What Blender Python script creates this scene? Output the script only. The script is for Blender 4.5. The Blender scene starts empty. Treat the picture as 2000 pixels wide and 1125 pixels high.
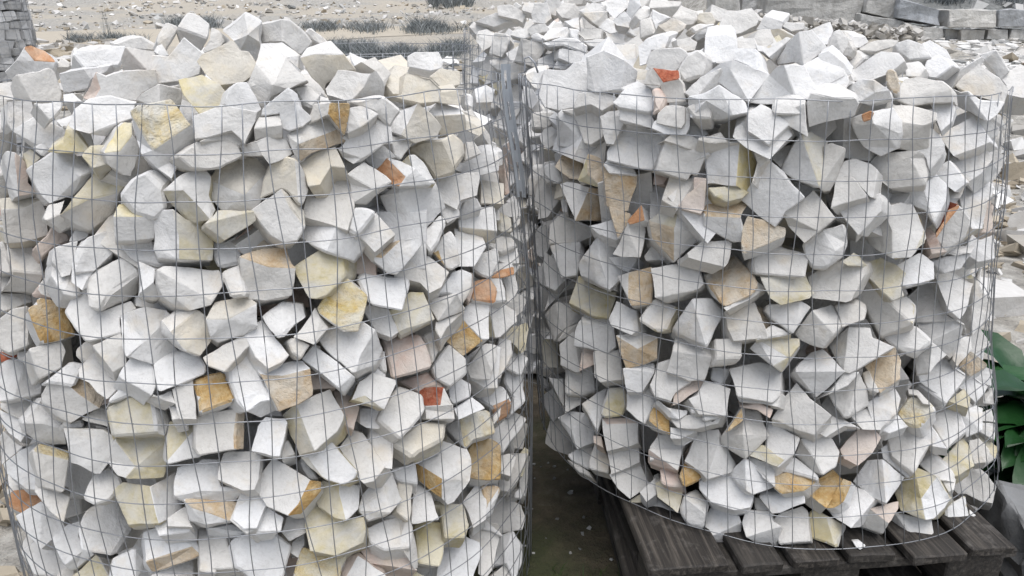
import bpy, bmesh, math, random
from mathutils import Vector, Matrix, noise
from math import radians as R_, sin, cos, pi, tan, atan2, sqrt

# ------------------------------------------------------------------ camera, light, exposure
SC = bpy.context.scene
COL = SC.collection
F_PX, PITCH, CAM_H = 1500.0, R_(20.0), 1.20
cam_d = bpy.data.cameras.new('camera'); cam_d.lens = 27.0; cam_d.sensor_width = 36.0
cam_d.clip_start = 0.05; cam_d.clip_end = 600.0
cam = bpy.data.objects.new('camera', cam_d); COL.objects.link(cam)
cam.location = (0, 0, CAM_H); cam.rotation_euler = (pi / 2 - PITCH, 0, 0)
SC.camera = cam

SUN_EL, SUN_ROT = R_(73), R_(158)
world = bpy.data.worlds.new('World'); SC.world = world; world.use_nodes = True
wn = world.node_tree.nodes; wl = world.node_tree.links
bg = wn['Background']
sky = wn.new('ShaderNodeTexSky'); sky.sky_type = 'NISHITA'; sky.sun_disc = False
sky.sun_elevation = SUN_EL; sky.sun_rotation = SUN_ROT
sky.air_density = 1.0; sky.dust_density = 3.0; sky.ozone_density = 1.0
hs = wn.new('ShaderNodeHueSaturation'); hs.inputs['Saturation'].default_value = 0.58   # overcast: grey cloud light
wl.new(sky.outputs[0], hs.inputs['Color']); wl.new(hs.outputs[0], bg.inputs['Color'])
bg.inputs['Strength'].default_value = 0.075
sun_d = bpy.data.lights.new('sun', 'SUN'); sun_d.energy = 1.2; sun_d.angle = R_(60); sun_d.color = (1.0, 0.995, 0.985)
sun = bpy.data.objects.new('sun', sun_d); COL.objects.link(sun)
sdir = Vector((sin(SUN_ROT) * cos(SUN_EL), cos(SUN_ROT) * cos(SUN_EL), sin(SUN_EL)))
sun.rotation_euler = sdir.to_track_quat('Z', 'Y').to_euler(); sun.location = (-4, 6, 12)
SC.view_settings.view_transform = 'Standard'; SC.view_settings.look = 'None'
SC.view_settings.gamma = 1.0; SC.view_settings.use_curve_mapping = False
SC.view_settings.exposure = 1.27
SC.render.engine = 'CYCLES'
SC.cycles.max_bounces = 6; SC.cycles.diffuse_bounces = 3
SC.cycles.use_denoising = True

rng = random.Random(7)

# ------------------------------------------------------------------ helpers
def ray(px, py):
    v = Vector(((px - 1000.0) / F_PX, -(py - 562.5) / F_PX, -1.0))
    c, s = cos(pi / 2 - PITCH), sin(pi / 2 - PITCH)
    return Vector((v.x, v.y * c - v.z * s, v.y * s + v.z * c)).normalized()
CAM = Vector((0, 0, CAM_H))

def tag(o, label=None, cat=None, group=None, kind=None):
    if label: o['label'] = label
    if cat: o['category'] = cat
    if group: o['group'] = group
    if kind: o['kind'] = kind
    return o

def empty(name, loc, **kw):
    o = bpy.data.objects.new(name, None); COL.objects.link(o); o.location = loc
    o.empty_display_size = 0.1
    return tag(o, **kw)

def link(name, me, parent=None, loc=(0, 0, 0), **kw):
    o = bpy.data.objects.new(name, me); COL.objects.link(o)
    o.location = loc
    if parent is not None: o.parent = parent
    return tag(o, **kw)

def mat(name, build):
    m = bpy.data.materials.new(name); m.use_nodes = True
    nt = m.node_tree; b = nt.nodes['Principled BSDF']
    build(nt, b); return m

class N:
    """tiny node helper"""
    def __init__(s, nt): s.nt = nt
    def n(s, t, **k):
        x = s.nt.nodes.new(t)
        for a, v in k.items(): setattr(x, a, v)
        return x
    def l(s, a, b): s.nt.links.new(a, b)
    def noise(s, scale, detail=4, rough=0.55, vec=None, dist=0.0):
        x = s.n('ShaderNodeTexNoise'); x.inputs['Scale'].default_value = scale
        x.inputs['Detail'].default_value = detail; x.inputs['Roughness'].default_value = rough
        x.inputs['Distortion'].default_value = dist
        if vec: s.l(vec, x.inputs['Vector'])
        return x.outputs['Fac']
    def ramp(s, fac, *stops):
        x = s.n('ShaderNodeValToRGB'); e = x.color_ramp.elements
        while len(e) < len(stops): e.new(0.5)
        for i, (p, c) in enumerate(stops):
            e[i].position = p; e[i].color = (*c, 1) if len(c) == 3 else c
        s.l(fac, x.inputs['Fac']); return x.outputs['Color']
    def mix(s, fac, a, b, blend='MIX'):
        x = s.n('ShaderNodeMix', data_type='RGBA', blend_type=blend)
        for v, i in ((fac, 0), (a, 6), (b, 7)):
            if isinstance(v, (int, float)): x.inputs[i].default_value = v
            elif isinstance(v, tuple): x.inputs[i].default_value = (*v, 1)
            else: s.l(v, x.inputs[i])
        return x.outputs[2]
    def math(s, op, a, b=0.0):
        x = s.n('ShaderNodeMath', operation=op)
        for v, i in ((a, 0), (b, 1)):
            if isinstance(v, (int, float)): x.inputs[i].default_value = v
            else: s.l(v, x.inputs[i])
        return x.outputs[0]
    def attr(s, name):
        return s.n('ShaderNodeAttribute', attribute_name=name).outputs['Fac']
    def pos(s):
        return s.n('ShaderNodeNewGeometry').outputs['Position']
    def bump(s, h, strength, dist, b, prev=None):
        x = s.n('ShaderNodeBump'); x.inputs['Strength'].default_value = strength
        x.inputs['Distance'].default_value = dist; s.l(h, x.inputs['Height'])
        if prev: s.l(prev, x.inputs['Normal'])
        if b: s.l(x.outputs[0], b.inputs['Normal'])
        return x.outputs[0]

def stone_mat(name, base, alt, crust=None, amount=0.5, scale=14, rough_bump=0.26):
    """split limestone: base tone varies per stone ('tone'), faint clouding and veins, optional crust colours"""
    def f(nt, b):
        k = N(nt); P = k.pos(); t = k.attr('tone')
        c = k.mix(t, base, alt)
        cl = k.noise(9, 5, 0.6, P)
        c = k.mix(0.55, c, k.ramp(cl, (0.3, (0.74, 0.735, 0.72)), (0.66, (1.0, 1.0, 1.0))), 'MULTIPLY')
        sp = k.noise(160, 3, 0.7, P)
        c = k.mix(0.25, c, k.ramp(sp, (0.32, (0.62, 0.60, 0.57)), (0.5, (1, 1, 1))), 'MULTIPLY')
        # thin grey veins
        w = k.n('ShaderNodeTexWave', wave_type='BANDS', bands_direction='DIAGONAL')
        w.inputs['Scale'].default_value = 9; w.inputs['Distortion'].default_value = 9
        w.inputs['Detail'].default_value = 3; w.inputs['Detail Scale'].default_value = 1.5
        k.l(P, w.inputs['Vector'])
        v = k.ramp(w.outputs['Fac'], (0.0, (0.80, 0.78, 0.75)), (0.06, (1, 1, 1)))
        c = k.mix(0.14, c, v, 'MULTIPLY')
        st = k.noise(11, 4, 0.6, P)                           # occasional warm staining
        c = k.mix(k.math('MULTIPLY', k.ramp(st, (0.57, (0, 0, 0)), (0.72, (1, 1, 1))), 0.38), c, (0.60, 0.50, 0.35))
        if crust:
            a = k.noise(scale, 6, 0.65, P, 0.6)
            fm = k.ramp(a, (max(0.0, 0.72 - amount * 0.62), (0, 0, 0)), (min(1, 0.86 - amount * 0.5), (1, 1, 1)))
            a2 = k.noise(scale * 3.3, 5, 0.7, P)
            cc = k.ramp(a2, (0.3, crust[0]), (0.5, crust[1]), (0.7, crust[2]))
            c = k.mix(fm, c, cc)
        k.l(c, b.inputs['Base Color'])
        b.inputs['Roughness'].default_value = 0.82
        b.inputs['Specular IOR Level'].default_value = 0.25
        n1 = k.noise(26, 6, 0.62, P, 0.5); n2 = k.noise(260, 3, 0.6, P)
        n3 = k.noise(75, 5, 0.7, P, 0.8)
        bb = k.bump(n1, rough_bump * 1.2, 0.020, None); bb = k.bump(n3, rough_bump * 0.8, 0.005, None, bb)
        k.bump(n2, rough_bump * 0.8, 0.0022, b, bb)
    return mat(name, f)

W1, W2 = (0.715, 0.715, 0.715), (0.61, 0.592, 0.56)
MATS = {
 'w': stone_mat('white_split_stone', W1, W2),
 'c': stone_mat('cream_stone', (0.622, 0.596, 0.546), (0.554, 0.521, 0.454), ((0.571, 0.504, 0.386), (0.605, 0.554, 0.454), (0.638, 0.605, 0.538)), 0.4, 10),
 'k': stone_mat('pale_yellow_stone', (0.585, 0.57, 0.525), (0.53, 0.508, 0.45), ((0.420, 0.361, 0.185), (0.521, 0.462, 0.302), (0.571, 0.529, 0.420)), 0.5, 12),
 'v': stone_mat('yellow_spotted_stone', W1, W2, ((0.521, 0.378, 0.134), (0.588, 0.470, 0.235), (0.630, 0.554, 0.370)), 0.34, 11),
 'y': stone_mat('yellow_stone', (0.63, 0.60, 0.50), (0.60, 0.555, 0.42), ((0.53, 0.43, 0.19), (0.58, 0.50, 0.28), (0.62, 0.57, 0.42)), 0.58, 11),
 'Y': stone_mat('yellow_crust_stone', (0.63, 0.61, 0.55), (0.60, 0.565, 0.47), ((0.45, 0.31, 0.11), (0.53, 0.42, 0.19), (0.61, 0.56, 0.41)), 0.50, 14, 0.6),
 't': stone_mat('tan_stone', (0.60, 0.55, 0.47), (0.55, 0.48, 0.39), ((0.42, 0.29, 0.165), (0.50, 0.39, 0.26), (0.57, 0.5, 0.41)), 0.55, 12, 0.5),
 'o': stone_mat('ochre_stone', (0.58, 0.52, 0.42), (0.54, 0.46, 0.34), ((0.36, 0.21, 0.075), (0.47, 0.315, 0.135), (0.56, 0.45, 0.28)), 0.62, 13, 0.6),
 'O': stone_mat('orange_stone', (0.56, 0.40, 0.29), (0.50, 0.33, 0.22), ((0.38, 0.18, 0.085), (0.46, 0.25, 0.135), (0.54, 0.37, 0.25)), 0.68, 13, 0.4),
 'r': stone_mat('red_stone', (0.353, 0.118, 0.067), (0.302, 0.092, 0.050), ((0.252, 0.059, 0.034), (0.353, 0.109, 0.059), (0.437, 0.218, 0.151)), 0.8, 20, 0.6),
 'p': stone_mat('pinkish_stone', (0.60, 0.535, 0.485), (0.55, 0.475, 0.42), ((0.50, 0.33, 0.255), (0.55, 0.44, 0.385), (0.59, 0.53, 0.49)), 0.42, 8),
}
MATS['g'] = MATS['w']; MATS['R'] = MATS['r']
MLIST = ['w', 'c', 'k', 'v', 'y', 'Y', 't', 'o', 'O', 'r', 'p']
MIDX = {k: i for i, k in enumerate(MLIST)}; MIDX['g'] = 0; MIDX['R'] = MIDX['r']

# ------------------------------------------------------------------ the cages as bodies (centre, radius by height)
ZB = 0.145
class Cage:
    def __init__(s, zt, prof, hh, tilt=(0, 0)):
        s.zt = zt; s.prof = prof; s.hh = hh; s.tilt = tilt
    def at(s, z):
        t = (z - ZB) / (s.zt - ZB); p = s.prof
        if t <= p[0][0]: q = p[0][1:]
        elif t >= p[-1][0]: q = p[-1][1:]
        else:
            for a, b in zip(p, p[1:]):
                if a[0] <= t <= b[0]:
                    u = (t - a[0]) / (b[0] - a[0]); u = u * u * (3 - 2 * u) * 0.5 + u * 0.5
                    q = [a[i] + (b[i] - a[i]) * u for i in (1, 2, 3)]; break
        return q
    def top(s, x, y):
        cx, cy, r = s.at(s.zt)
        q = min(1.3, ((x - cx) ** 2 + (y - cy) ** 2) / (r * r))
        return s.zt - 0.035 + s.hh * (1 - q) + s.tilt[0] * (x - cx) + s.tilt[1] * (y - cy)
    def inside(s, p):
        cx, cy, r = s.at(min(p.z, s.zt))
        if (p.x - cx) ** 2 + (p.y - cy) ** 2 > r * r: return False
        return p.z < s.top(p.x, p.y)
    def hit(s, d):
        """distance along a view ray to the body; nearest miss if it passes over the heap"""
        best = None; t = 0.6
        while t < 5.0:
            p = CAM + d * t
            if s.inside(p): return t, True
            cx, cy, r = s.at(min(p.z, s.zt))
            q = sqrt((p.x - cx) ** 2 + (p.y - cy) ** 2) - r * 0.92
            m = max(q, 0) * 2 + max(p.z - s.top(p.x, p.y), 0)
            if best is None or m < best[0]: best = (m, t)
            t += 0.006
        return best[1], False
CAGES = {
 'L': Cage(1.066, [(0, -0.546, 1.66, 0.584), (0.25, -0.545, 1.66, 0.582), (0.5, -0.537, 1.66, 0.566), (0.75, -0.526, 1.66, 0.535), (1, -0.514, 1.66, 0.492)], 0.125),
 'R': Cage(1.050, [(0, 0.669, 1.90, 0.588), (0.2, 0.640, 1.90, 0.568), (0.4, 0.614, 1.90, 0.551), (0.7, 0.588, 1.90, 0.543), (1, 0.563, 1.90, 0.537)], 0.20),
 'B': Cage(1.110, [(0, 0.42, 3.12, 0.60), (1, 0.42, 3.12, 0.60)], 0.20, (-0.03, 0.03)),
}

# ------------------------------------------------------------------ traced stones: what each stone shows, face by face
DATA = """
@L 0 0
Ow 0|45,560 130,470 190,375* 240,350 340,400 428,482* 415,530 350,640 120,650|270,470
vw 0|100,610 140,580* 300,560 380,530 420,560 480,730 460,800 250,790* 130,780
w 0|-60,645 100,640 125,780 -60,775
ww 0|450,565 660,530* 870,500 830,570 720,620* 690,695 550,725 490,725
w 0|410,530 480,445 550,490 540,530
w 0|550,520 590,440 660,510 650,530
w 0|570,420 640,370 720,350 870,345 980,350 960,450 920,510 660,530
w 0|870,340 1010,285 1100,275 1180,330 1220,350 1200,400 960,390
ww 0|945,465 980,370* 1200,400 1230,520 1150,548* 970,560
w 0|1190,430 1310,440 1430,300 1575,420 1550,575 1380,630 1230,650 1180,540
w 1|1200,400 1220,350 1260,345 1310,430 1260,440
w 0|1300,170 1390,205 1380,260 1290,400 1230,330 1250,260
ww 0|1390,215* 1465,98 1550,120 1640,190 1620,300* 1570,395 1420,310
w 0|1650,220 1710,240 1755,320 1720,360 1590,415 1575,390 1630,300
cc 0|1540,480 1580,420 1800,315 1860,390 1930,410 1985,500 1950,600 1900,640* 1760,720 1700,660* 1600,570
ww 0|1060,780 1110,730 1240,660* 1410,700 1400,830 1240,840*
k 0|1390,620 1570,590 1700,660 1768,745 1740,820 1700,880 1550,890 1440,740
wp 0|660,760 760,570* 830,600 960,560 1200,545 1220,660 1110,720 1055,790 880,750 720,790*|790,690
ww 0|530,980 580,850 700,780 860,750 1040,810 1025,920* 900,1040 870,1060 700,1040* 580,1010|850,980
w 0|260,800 490,790 480,850 390,945
w 0|490,735 570,720 650,790 500,800
w 1|560,720 690,695 660,770
w 0|60,790 240,780 280,915 100,1010 60,960
w 1|-40,780 50,780 60,860 0,860
ww 0|-80,880 0,860 40,900 90,1015* 85,1180 0,1230 -80,1230 -80,1020*
@L 0 250
ww 0|95,20* 275,-85 500,10 520,120 370,160* 250,150|250,110
k 0|380,180 500,110 510,15 580,20 680,160 640,190 450,190
w 1|580,10 710,10 720,130 680,170
yw 0|820,190* 880,90 910,10 960,-50 1030,-40 1025,60* 1085,120 1050,300 1030,380 960,370 840,280|930,180
Yw 0|1020,-120* 1080,-170 1330,-205 1490,-25* 1540,90 1390,220 1340,390 1230,310 1110,200 1085,100|1190,165
pw 0|30,230 60,195 120,200* 210,290 220,420 290,500 140,530* 110,540 60,330
ww 0|-60,240 30,240 60,355* 80,480 40,550 -60,560 -60,370*
k 1|180,200 240,160 320,230 220,310
w 1|245,150 320,120 370,160 320,220
www 0|220,330 410,195* 560,190 720,335* 570,520 390,590* 320,520|630,375
k 0|650,180 700,135 820,130 840,280 720,310 640,220
kw 0|460,680* 560,560 770,310 850,290 960,360 1020,400 930,500* 880,640 830,700 700,790 590,755|680,560
ww 0|930,520 1040,380 1130,340* 1190,310 1260,330 1340,410 1270,480* 1290,620 1210,705 1060,660
w 1|1290,520 1360,600 1230,690
wk 0|1275,490* 1400,380 1500,320 1580,305 1640,380 1630,520 1680,630 1640,710* 1520,735 1460,720 1350,590|1430,480
kk 0|1610,740* 1700,640 1970,650* 1990,720 1920,770 1750,875 1610,770|1800,690
yw 0|895,690* 930,600 980,595 1060,670 1150,690* 1210,710 1200,855 1090,870 910,870
kw 0|1210,720 1280,650 1350,645* 1450,720 1540,735 1600,720 1650,850 1650,1025 1500,1020 1400,1015* 1240,1010 1210,940|1400,840
w 1|1650,820 1750,875 1850,810 1860,1050 1700,1090 1650,1000
wc 0|0,560 200,545 320,565* 365,700 370,830 180,880 50,890 20,640*|180,630
ww 0|340,700 380,600 510,560 470,670* 580,760 480,810 360,720*
p 1|370,830 400,770 530,830 540,880 420,930 330,1010 270,920
w 0|400,1040 430,930 610,880 590,1000 560,1150 470,1180
w 0|620,930 690,860 830,800 910,880 870,970 740,1110 590,1120 570,1060 600,960
w 1|600,760 700,800 680,850 620,880 540,880
w 1|920,880 1200,865 1215,960 1240,1010 1370,1050 1250,1080 1080,1040 1000,1000
w 0|-60,900 20,890 60,1000 75,1120 -60,1125
w 0|1395,220 1550,100 1750,95 1850,130 1890,220 1720,300 1620,320 1500,310
w 0|1520,-85 1720,-170 1990,-120 1985,-50 1900,120 1800,20 1620,70 1530,80
w 0|1620,70 1800,20 1920,120 1860,150 1750,90 1550,100
@L 450 0
www 0|-60,245 110,108* 240,185 230,330* 240,370 195,490 75,395* 25,320|135,270
ww 0|235,190 400,140* 470,150 560,240 640,330 540,430 480,390 410,330* 240,340
w 0|200,495 240,340 400,330 530,430 525,530 430,455
w 0|570,250 620,200 730,270 800,370 760,400 640,330
wc 0|540,450* 600,370 780,330 880,430* 970,540 860,550 750,650 740,725 640,600|660,420
www 0|130,670 200,500* 430,455 590,630* 440,690 310,745 260,850* 200,790|340,660
ww 0|745,690 840,550 1090,575* 1130,550 1190,660 1180,740 950,770* 900,780 760,740|1040,680
w 1|930,455 1020,500 1120,550 1080,570 960,545
w 0|1020,485 1130,440 1200,510 1250,570 1200,690 1180,640 1120,550
c 0|1210,650 1280,510 1400,520 1360,600 1345,730 1270,730
w 0|1385,440 1440,410 1620,400 1655,480 1640,530 1560,550 1390,520
c 0|1560,600 1640,530 1790,550 1785,660 1650,690
c 0|1340,735 1370,570 1560,605 1650,690 1620,790 1480,800 1250,750
w 1|480,680 600,660 720,740 640,840 560,800
ww 0|260,850 450,690* 520,740 540,830 640,920 560,980* 460,1010 400,990 390,880 250,900
w 0|0,700 50,650 130,650 200,780 240,850 180,890 50,850 -40,810
ww 0|190,1000* 220,910 390,890 400,975* 400,1070 200,1085
ow 0|600,960 650,810 780,795* 930,805 915,960 890,1060 830,990 765,900* 600,980
w 0|910,1040 930,850 1020,830 1150,890 1010,990
cw 0|1240,1020 1330,850 1460,800* 1560,890 1640,990 1600,1060 1440,1110 1340,1050*
cw 0|1550,880 1620,800 1780,850 1820,890* 1830,1010 1640,1060 1600,905*
w 0|930,790 1190,740 1330,860 1240,1000 1130,880 1000,830
w 1|1220,760 1340,740 1560,780 1440,800 1330,850
c 0|1600,720 1760,700 1800,790 1790,830 1600,800
w 1|1830,720 1890,740 1890,850 1840,830
w 0|1905,690 1995,660 2060,700 2050,800 1920,800
c 0|1820,930 1990,1010 1940,1070 1830,1020
@L 450 250
cww 0|-165,400* -90,310 0,230 200,240 285,330* 270,480 220,590 160,650* -50,650 -150,540|110,520
ww 0|60,150 200,100* 300,70 430,90 480,200 380,255 300,280 250,220* 90,220
wtg 0|445,50* 600,-35 760,-85 860,-5* 890,110 620,190 545,250* 500,180|530,120
ww 0|840,170* 910,100 870,80 1120,-80 1240,0 1250,120 1190,125* 1030,260 960,280 880,230|1020,235
wc 0|240,550 260,430 300,280 430,230 510,250* 570,330 610,480 560,590 540,600* 440,490 400,475
c 0|545,270 690,180 810,150 890,310 780,300 700,440 610,450 590,370
w 0|570,640 620,470 700,380 780,290 900,360 945,430 960,600 910,790 800,750 580,690
w 1|830,180 1030,250 910,350
ww 0|905,360* 1040,270 1160,340 1250,420* 1130,510 1060,590 960,580 940,440|1120,475
wO 0|1145,330 1230,240* 1320,260 1440,320 1560,440 1320,450* 1250,430|1370,380
w 1|1050,250 1150,150 1200,140 1300,230 1230,240 1150,330
wk 0|1330,270 1390,210* 1440,210 1500,260 1590,430 1500,420 1430,330* 1380,320
cc 0|1375,170 1490,110 1660,85* 1720,40 1815,110 1825,210 1755,300* 1745,350 1600,395 1500,250
w 1|1250,60 1330,60 1430,100 1380,160 1330,240 1280,210
w 0|1830,100 1900,95 1950,200 1830,250
w 0|1760,330 1830,230 2000,180 2080,180 2080,330 1900,380
wgw 0|1170,530* 1330,440 1590,430* 1680,620 1640,660 1455,840* 1250,700|1310,505
w 0|1590,450 1620,370 1950,350 1920,525 1800,560 1770,640 1650,570
cw 0|1780,690 1920,620 2060,620 2070,800* 2060,890 1800,860 1790,775*
w 1|1770,660 1820,560 1920,530 1960,620 1790,690
w 1|1640,660 1660,580 1780,640 1780,690 1690,740
w 0|1480,830 1640,670 1680,740 1620,890 1560,970 1490,880
wo 0|1560,970* 1640,860 1720,800 1760,880 1790,1070 1735,1110 1690,1100*|1630,930
w 0|1750,860 1990,930 1900,1080 1770,1080
w 0|910,790 960,620 1080,625 1130,660 1060,750 990,830
w 0|990,830 1130,670 1290,830 1125,970 1060,900
tw 0|1120,1000* 1190,920 1330,870* 1470,850 1485,910 1300,1130 1230,1125 1130,1040|1180,1010
ww 0|520,850 610,690 830,755* 980,830 1055,915 950,1035 880,1010 740,960* 600,890
cw 0|165,640 400,475* 450,510 570,660 575,765* 520,870 420,895 310,830|470,620
t 1|80,970 190,840 330,870 430,900 430,930 100,970
p 1|50,860 190,730 300,830 190,850 80,960
p 1|950,1080 1050,940 1130,1040 1130,1150 960,1130
@L 0 500
ww 0|-20,280 20,250 75,190 95,115* 60,0 60,-110 230,-95 310,10 340,140* 290,250 270,290|
w 0|-80,-100 20,-110 60,0 80,190 20,270 -80,280
w 0|-60,290 230,295 245,355 100,410 -60,445
wp 1|290,240* 340,170 380,140 500,310 450,340* 270,330 240,300|330,290
w 0|400,20 430,-60 620,-120 580,-10 560,110 630,280 580,310 500,290 400,150
w 0|600,-60 640,-110 830,0 750,100 680,180 640,270 560,200 560,90
ww 0|670,180 770,90 980,5 1090,120* 1075,290 970,350 780,430* 700,400|860,290
ww 0|520,430 560,340 640,270 680,190 780,230 860,290 780,430 1010,345 1060,410* 930,470 940,590 710,655 660,650 560,510|
ww 0|-10,500 100,420 220,390* 310,630 330,660 220,700* 70,755 0,720|200,650
oo 0|210,400 280,370* 300,320 450,345 530,350 520,430 590,600 480,640 330,665 240,480
ww 0|1080,50 1220,90 1210,200* 1255,320 1200,335 1080,295* 1090,130|
ww 0|1230,110* 1280,85 1700,110 1735,190 1720,240* 1640,380 1480,420 1380,390 1280,320 1235,220|1650,350
w 0|1725,120 1870,60 1900,240 1910,300 1800,320 1740,180
cw 0|1615,490* 1680,370 1910,310 1995,370* 2000,540 1890,610 1700,665 1650,620|1780,490
cw 0|1265,500 1330,460 1400,410 1540,420* 1620,480 1660,640 1560,775 1450,730* 1270,600|1340,590
ww 0|945,470 1150,400* 1290,430 1330,470 1270,530 1290,640 1390,740 1190,840 1020,780 990,780* 960,700|1130,660
w 1|1060,320 1300,380 1300,420 1130,400 1060,390
w 0|730,700 940,610 960,680 985,840 880,900 820,820
w 1|600,730 660,660 730,680 760,790 700,830 600,780
w 0|230,720 480,660 515,740 480,870 310,950
ww 0|0,850 50,810 200,810* 240,830 325,1010 320,1070 100,1115 0,1130|
r 1|-60,740 30,750 135,765 130,785 0,830 -60,840
w 1|-60,440 10,450 0,490 -60,520
w 1|120,740 225,710 230,800 130,810
w 0|360,980 560,820 660,850 630,900 610,950 580,1010|
tw 0|325,1080 390,980 530,1000* 530,900 570,870 640,870 660,960 800,1110 770,1180* 550,1290 440,1240 340,1150|620,1080
w 0|610,900 660,850 790,810 860,860 970,985 830,1120 750,1060 690,990 620,955
w 0|840,1120 970,990 1010,1000 1030,1080 850,1150
w 0|935,930 1030,790 1170,840 1190,880 1220,980 1180,1080 1080,1020 960,960
w 0|1185,840 1440,760 1550,780 1600,880 1590,920 1260,1060 1235,1050
w 0|1580,790 1740,690 1900,620 1940,700 1750,895 1620,850
w 0|1270,1070 1340,1040 1370,1150 1280,1130 1180,1080
wt 0|1340,1040 1500,965* 1530,1270 1400,1270 1360,1150|
ot 0|1505,960 1740,900 1770,960* 1830,1120 1560,1220 1540,1100|
ww 0|1760,900 1960,720 2100,700 2100,1120 2030,1130 1920,1210 1850,1110|
@L 450 500
tw 0|80,10* 260,-50 430,-60 500,95* 490,200 470,300 270,335 150,330 110,200|300,85
k 0|500,85 690,-50 880,10 885,160 750,300 670,330 610,330 520,160
ww 0|1005,200 1040,150 1390,180 1390,240 1345,430 1100,380 1060,320*|
w 0|1280,155 1440,0 1540,10 1700,125 1640,240 1550,290 1480,210
w 0|1630,280 1730,130 1800,110 1880,140 1870,260 1800,380 1720,290
p 1|1800,110 1900,130 1890,260 1860,360 1780,270
O 0|1880,340 1900,190 2020,170 2080,260 2060,360
wY 0|680,405 740,320 880,165 1000,260 1065,310 1060,380 990,580* 880,590 700,450*|880,585
www 0|250,475 400,365* 560,380 590,480* 420,620 370,635* 310,570|420,590
w 0|500,630 660,410 700,480 760,560 650,690
w 0|440,660 500,630 630,690 550,800 490,760
w 0|105,610 250,500 330,600 450,770 400,820 290,880 200,790
w 1|550,800 640,690 700,700 700,760 620,750
ww 0|555,805 650,695 950,920* 970,945 880,1070 830,1020*|850,1010
wgw 0|690,650 770,560 1000,510 1120,580* 1180,720 1130,840 980,895* 950,900 780,760|1000,790
k 0|1240,430 1400,290 1500,290 1580,490* 1330,620 1310,590*|1370,560
w 1|1040,420 1080,380 1230,420 1310,590 1250,630 1140,590
ww 0|1530,355 1600,335 1760,300* 1820,410 1790,430 1620,500*|
wg 0|1600,510 1820,430* 1690,560 1640,640 1590,570|
w 0|1820,410 1880,350 2020,360 2010,640 1960,640 1820,500
ot 0|1650,620 1760,480 1810,500* 1960,660 1810,770 1670,650*|1700,600
p 0|1175,650 1480,610 1530,700 1570,870 1260,955 1210,740
w 1|1500,620 1600,570 1640,680 1570,830 1530,680
w 1|1140,820 1200,730 1230,900 1180,900
ww 0|1570,870 1700,690 1830,800 1840,910* 1710,1020 1600,950|1650,850
w 0|1830,800 1960,700 2020,690 2100,720 2080,1020 1990,1025 1850,930
ww 0|0,850 120,710 200,780 220,900 310,1080 320,1110 130,1210 60,1140 10,980|
wt 0|220,915* 210,860 290,885 460,820 560,820 620,875* 635,1080 510,1150 380,1200 300,1050|400,930
p 1|620,880 740,950 830,1020 640,1040
w 1|930,920 1100,840 1200,900 1190,950 1000,990
wk 0|950,1120* 1010,980 1110,910 1280,970 1285,1000 1195,1190* 1120,1160 960,1120|1050,1085
ww 0|1240,1110 1310,1010 1500,1090* 1520,1200 1420,1320 1325,1420 1150,1270|1380,1210
p 1|1290,970 1540,905 1640,1000 1450,1060
wR 0|1460,1040 1500,1030 1660,1030* 1730,1160 1730,1280 1520,1260 1520,1170*|1640,1165
w 1|1700,1020 1800,960 1870,1000 1870,1090 1740,1150 1710,1110
p 1|1500,1000 1640,990 1680,1070 1650,1030
@L 0 750
w 1|0,140 320,100 330,150 180,290 0,190
w 0|0,200 170,290 190,370 210,380 160,450 60,380 0,280
ww 0|180,300* 330,110 340,180 460,250 500,350* 520,470 390,475 280,430 200,370|330,300
w 1|640,270 820,150 850,340 680,290
w 1|480,290 640,260 660,330 520,340
wk 0|845,190 1000,100 1170,80* 1280,130 1320,290 1290,400 1220,380* 890,400|1200,220
w 1|860,130 970,20 1140,70 970,110
kw 0|500,350* 620,350 800,360* 900,430 860,580 780,690 745,695 640,640 560,610|
kw 0|905,440* 960,410 1110,375 1290,410 1300,440 1280,680 1270,720 1000,740 980,730* 920,710 850,600|1060,640
kw 0|1300,590 1320,300 1430,280 1550,300 1560,560* 1310,620*|
tw 0|1525,290 1560,230 1850,190* 1910,220 1900,510 1830,510* 1560,550 1525,500|1830,400
w 0|1290,140 1360,100 1430,260 1340,275
ww 0|1850,110 1970,60 2020,30 2100,40 2090,110 1920,210|
Yw 0|260,520* 310,475 530,525 535,590* 500,830 480,840 320,800|
wwg 0|0,640 120,540 250,480 270,540* 530,600* 700,700 640,870 480,880 250,840 170,830 30,710|500,830
w 1|0,420 30,370 180,490 10,630 0,600
ww 0|650,890 720,710 850,640 930,720 950,790 850,900 740,940|
w 0|265,840 330,810 480,850 550,880 500,1090 390,1000
O 0|5,970 30,850 180,830 260,880 300,930 110,1030
wk 0|890,840 970,770 1170,800* 1370,690 1430,900 1400,1000 1240,1085* 1010,1090|1220,1020
ww 0|610,1120 670,980 890,880* 1010,1120 960,1200 870,1330 640,1300|850,1060
w 0|110,1040 300,930 450,1070 480,1130 300,1290 160,1140
w 0|-60,700 20,720 110,800 10,860 -60,880
ww 0|1365,800 1390,650 1540,620 1580,590 1705,595 1700,740 1720,800 1890,820* 1820,920 1450,910 1360,870*|1560,830
tw 0|1440,900* 1720,900 1840,930 1800,1060* 1600,1100 1480,1060|1500,960
w 0|1810,1050 1890,830 1900,810 2010,820 2080,930 2000,1120 1900,1120
w 0|1700,740 1715,640 1740,540 1780,525 2030,540 2010,740 1980,820 1890,830
w 1|1440,980 1480,1070 1290,1090
w 0|1200,1100 1440,960 1480,1060 1480,1150 1240,1180
@L 450 750
w 1|230,130 330,110 410,255 200,240
ww 0|165,520* 210,330 270,250 420,265 445,300 380,555 330,560*|190,510
wk 0|410,240 520,160* 770,50 880,240 870,280 820,370 660,510* 540,550 480,400|600,390
w 1|400,450 450,440 500,540 400,580
p 1|800,40 940,100 1000,180 960,350 870,300 870,230 820,130
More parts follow.
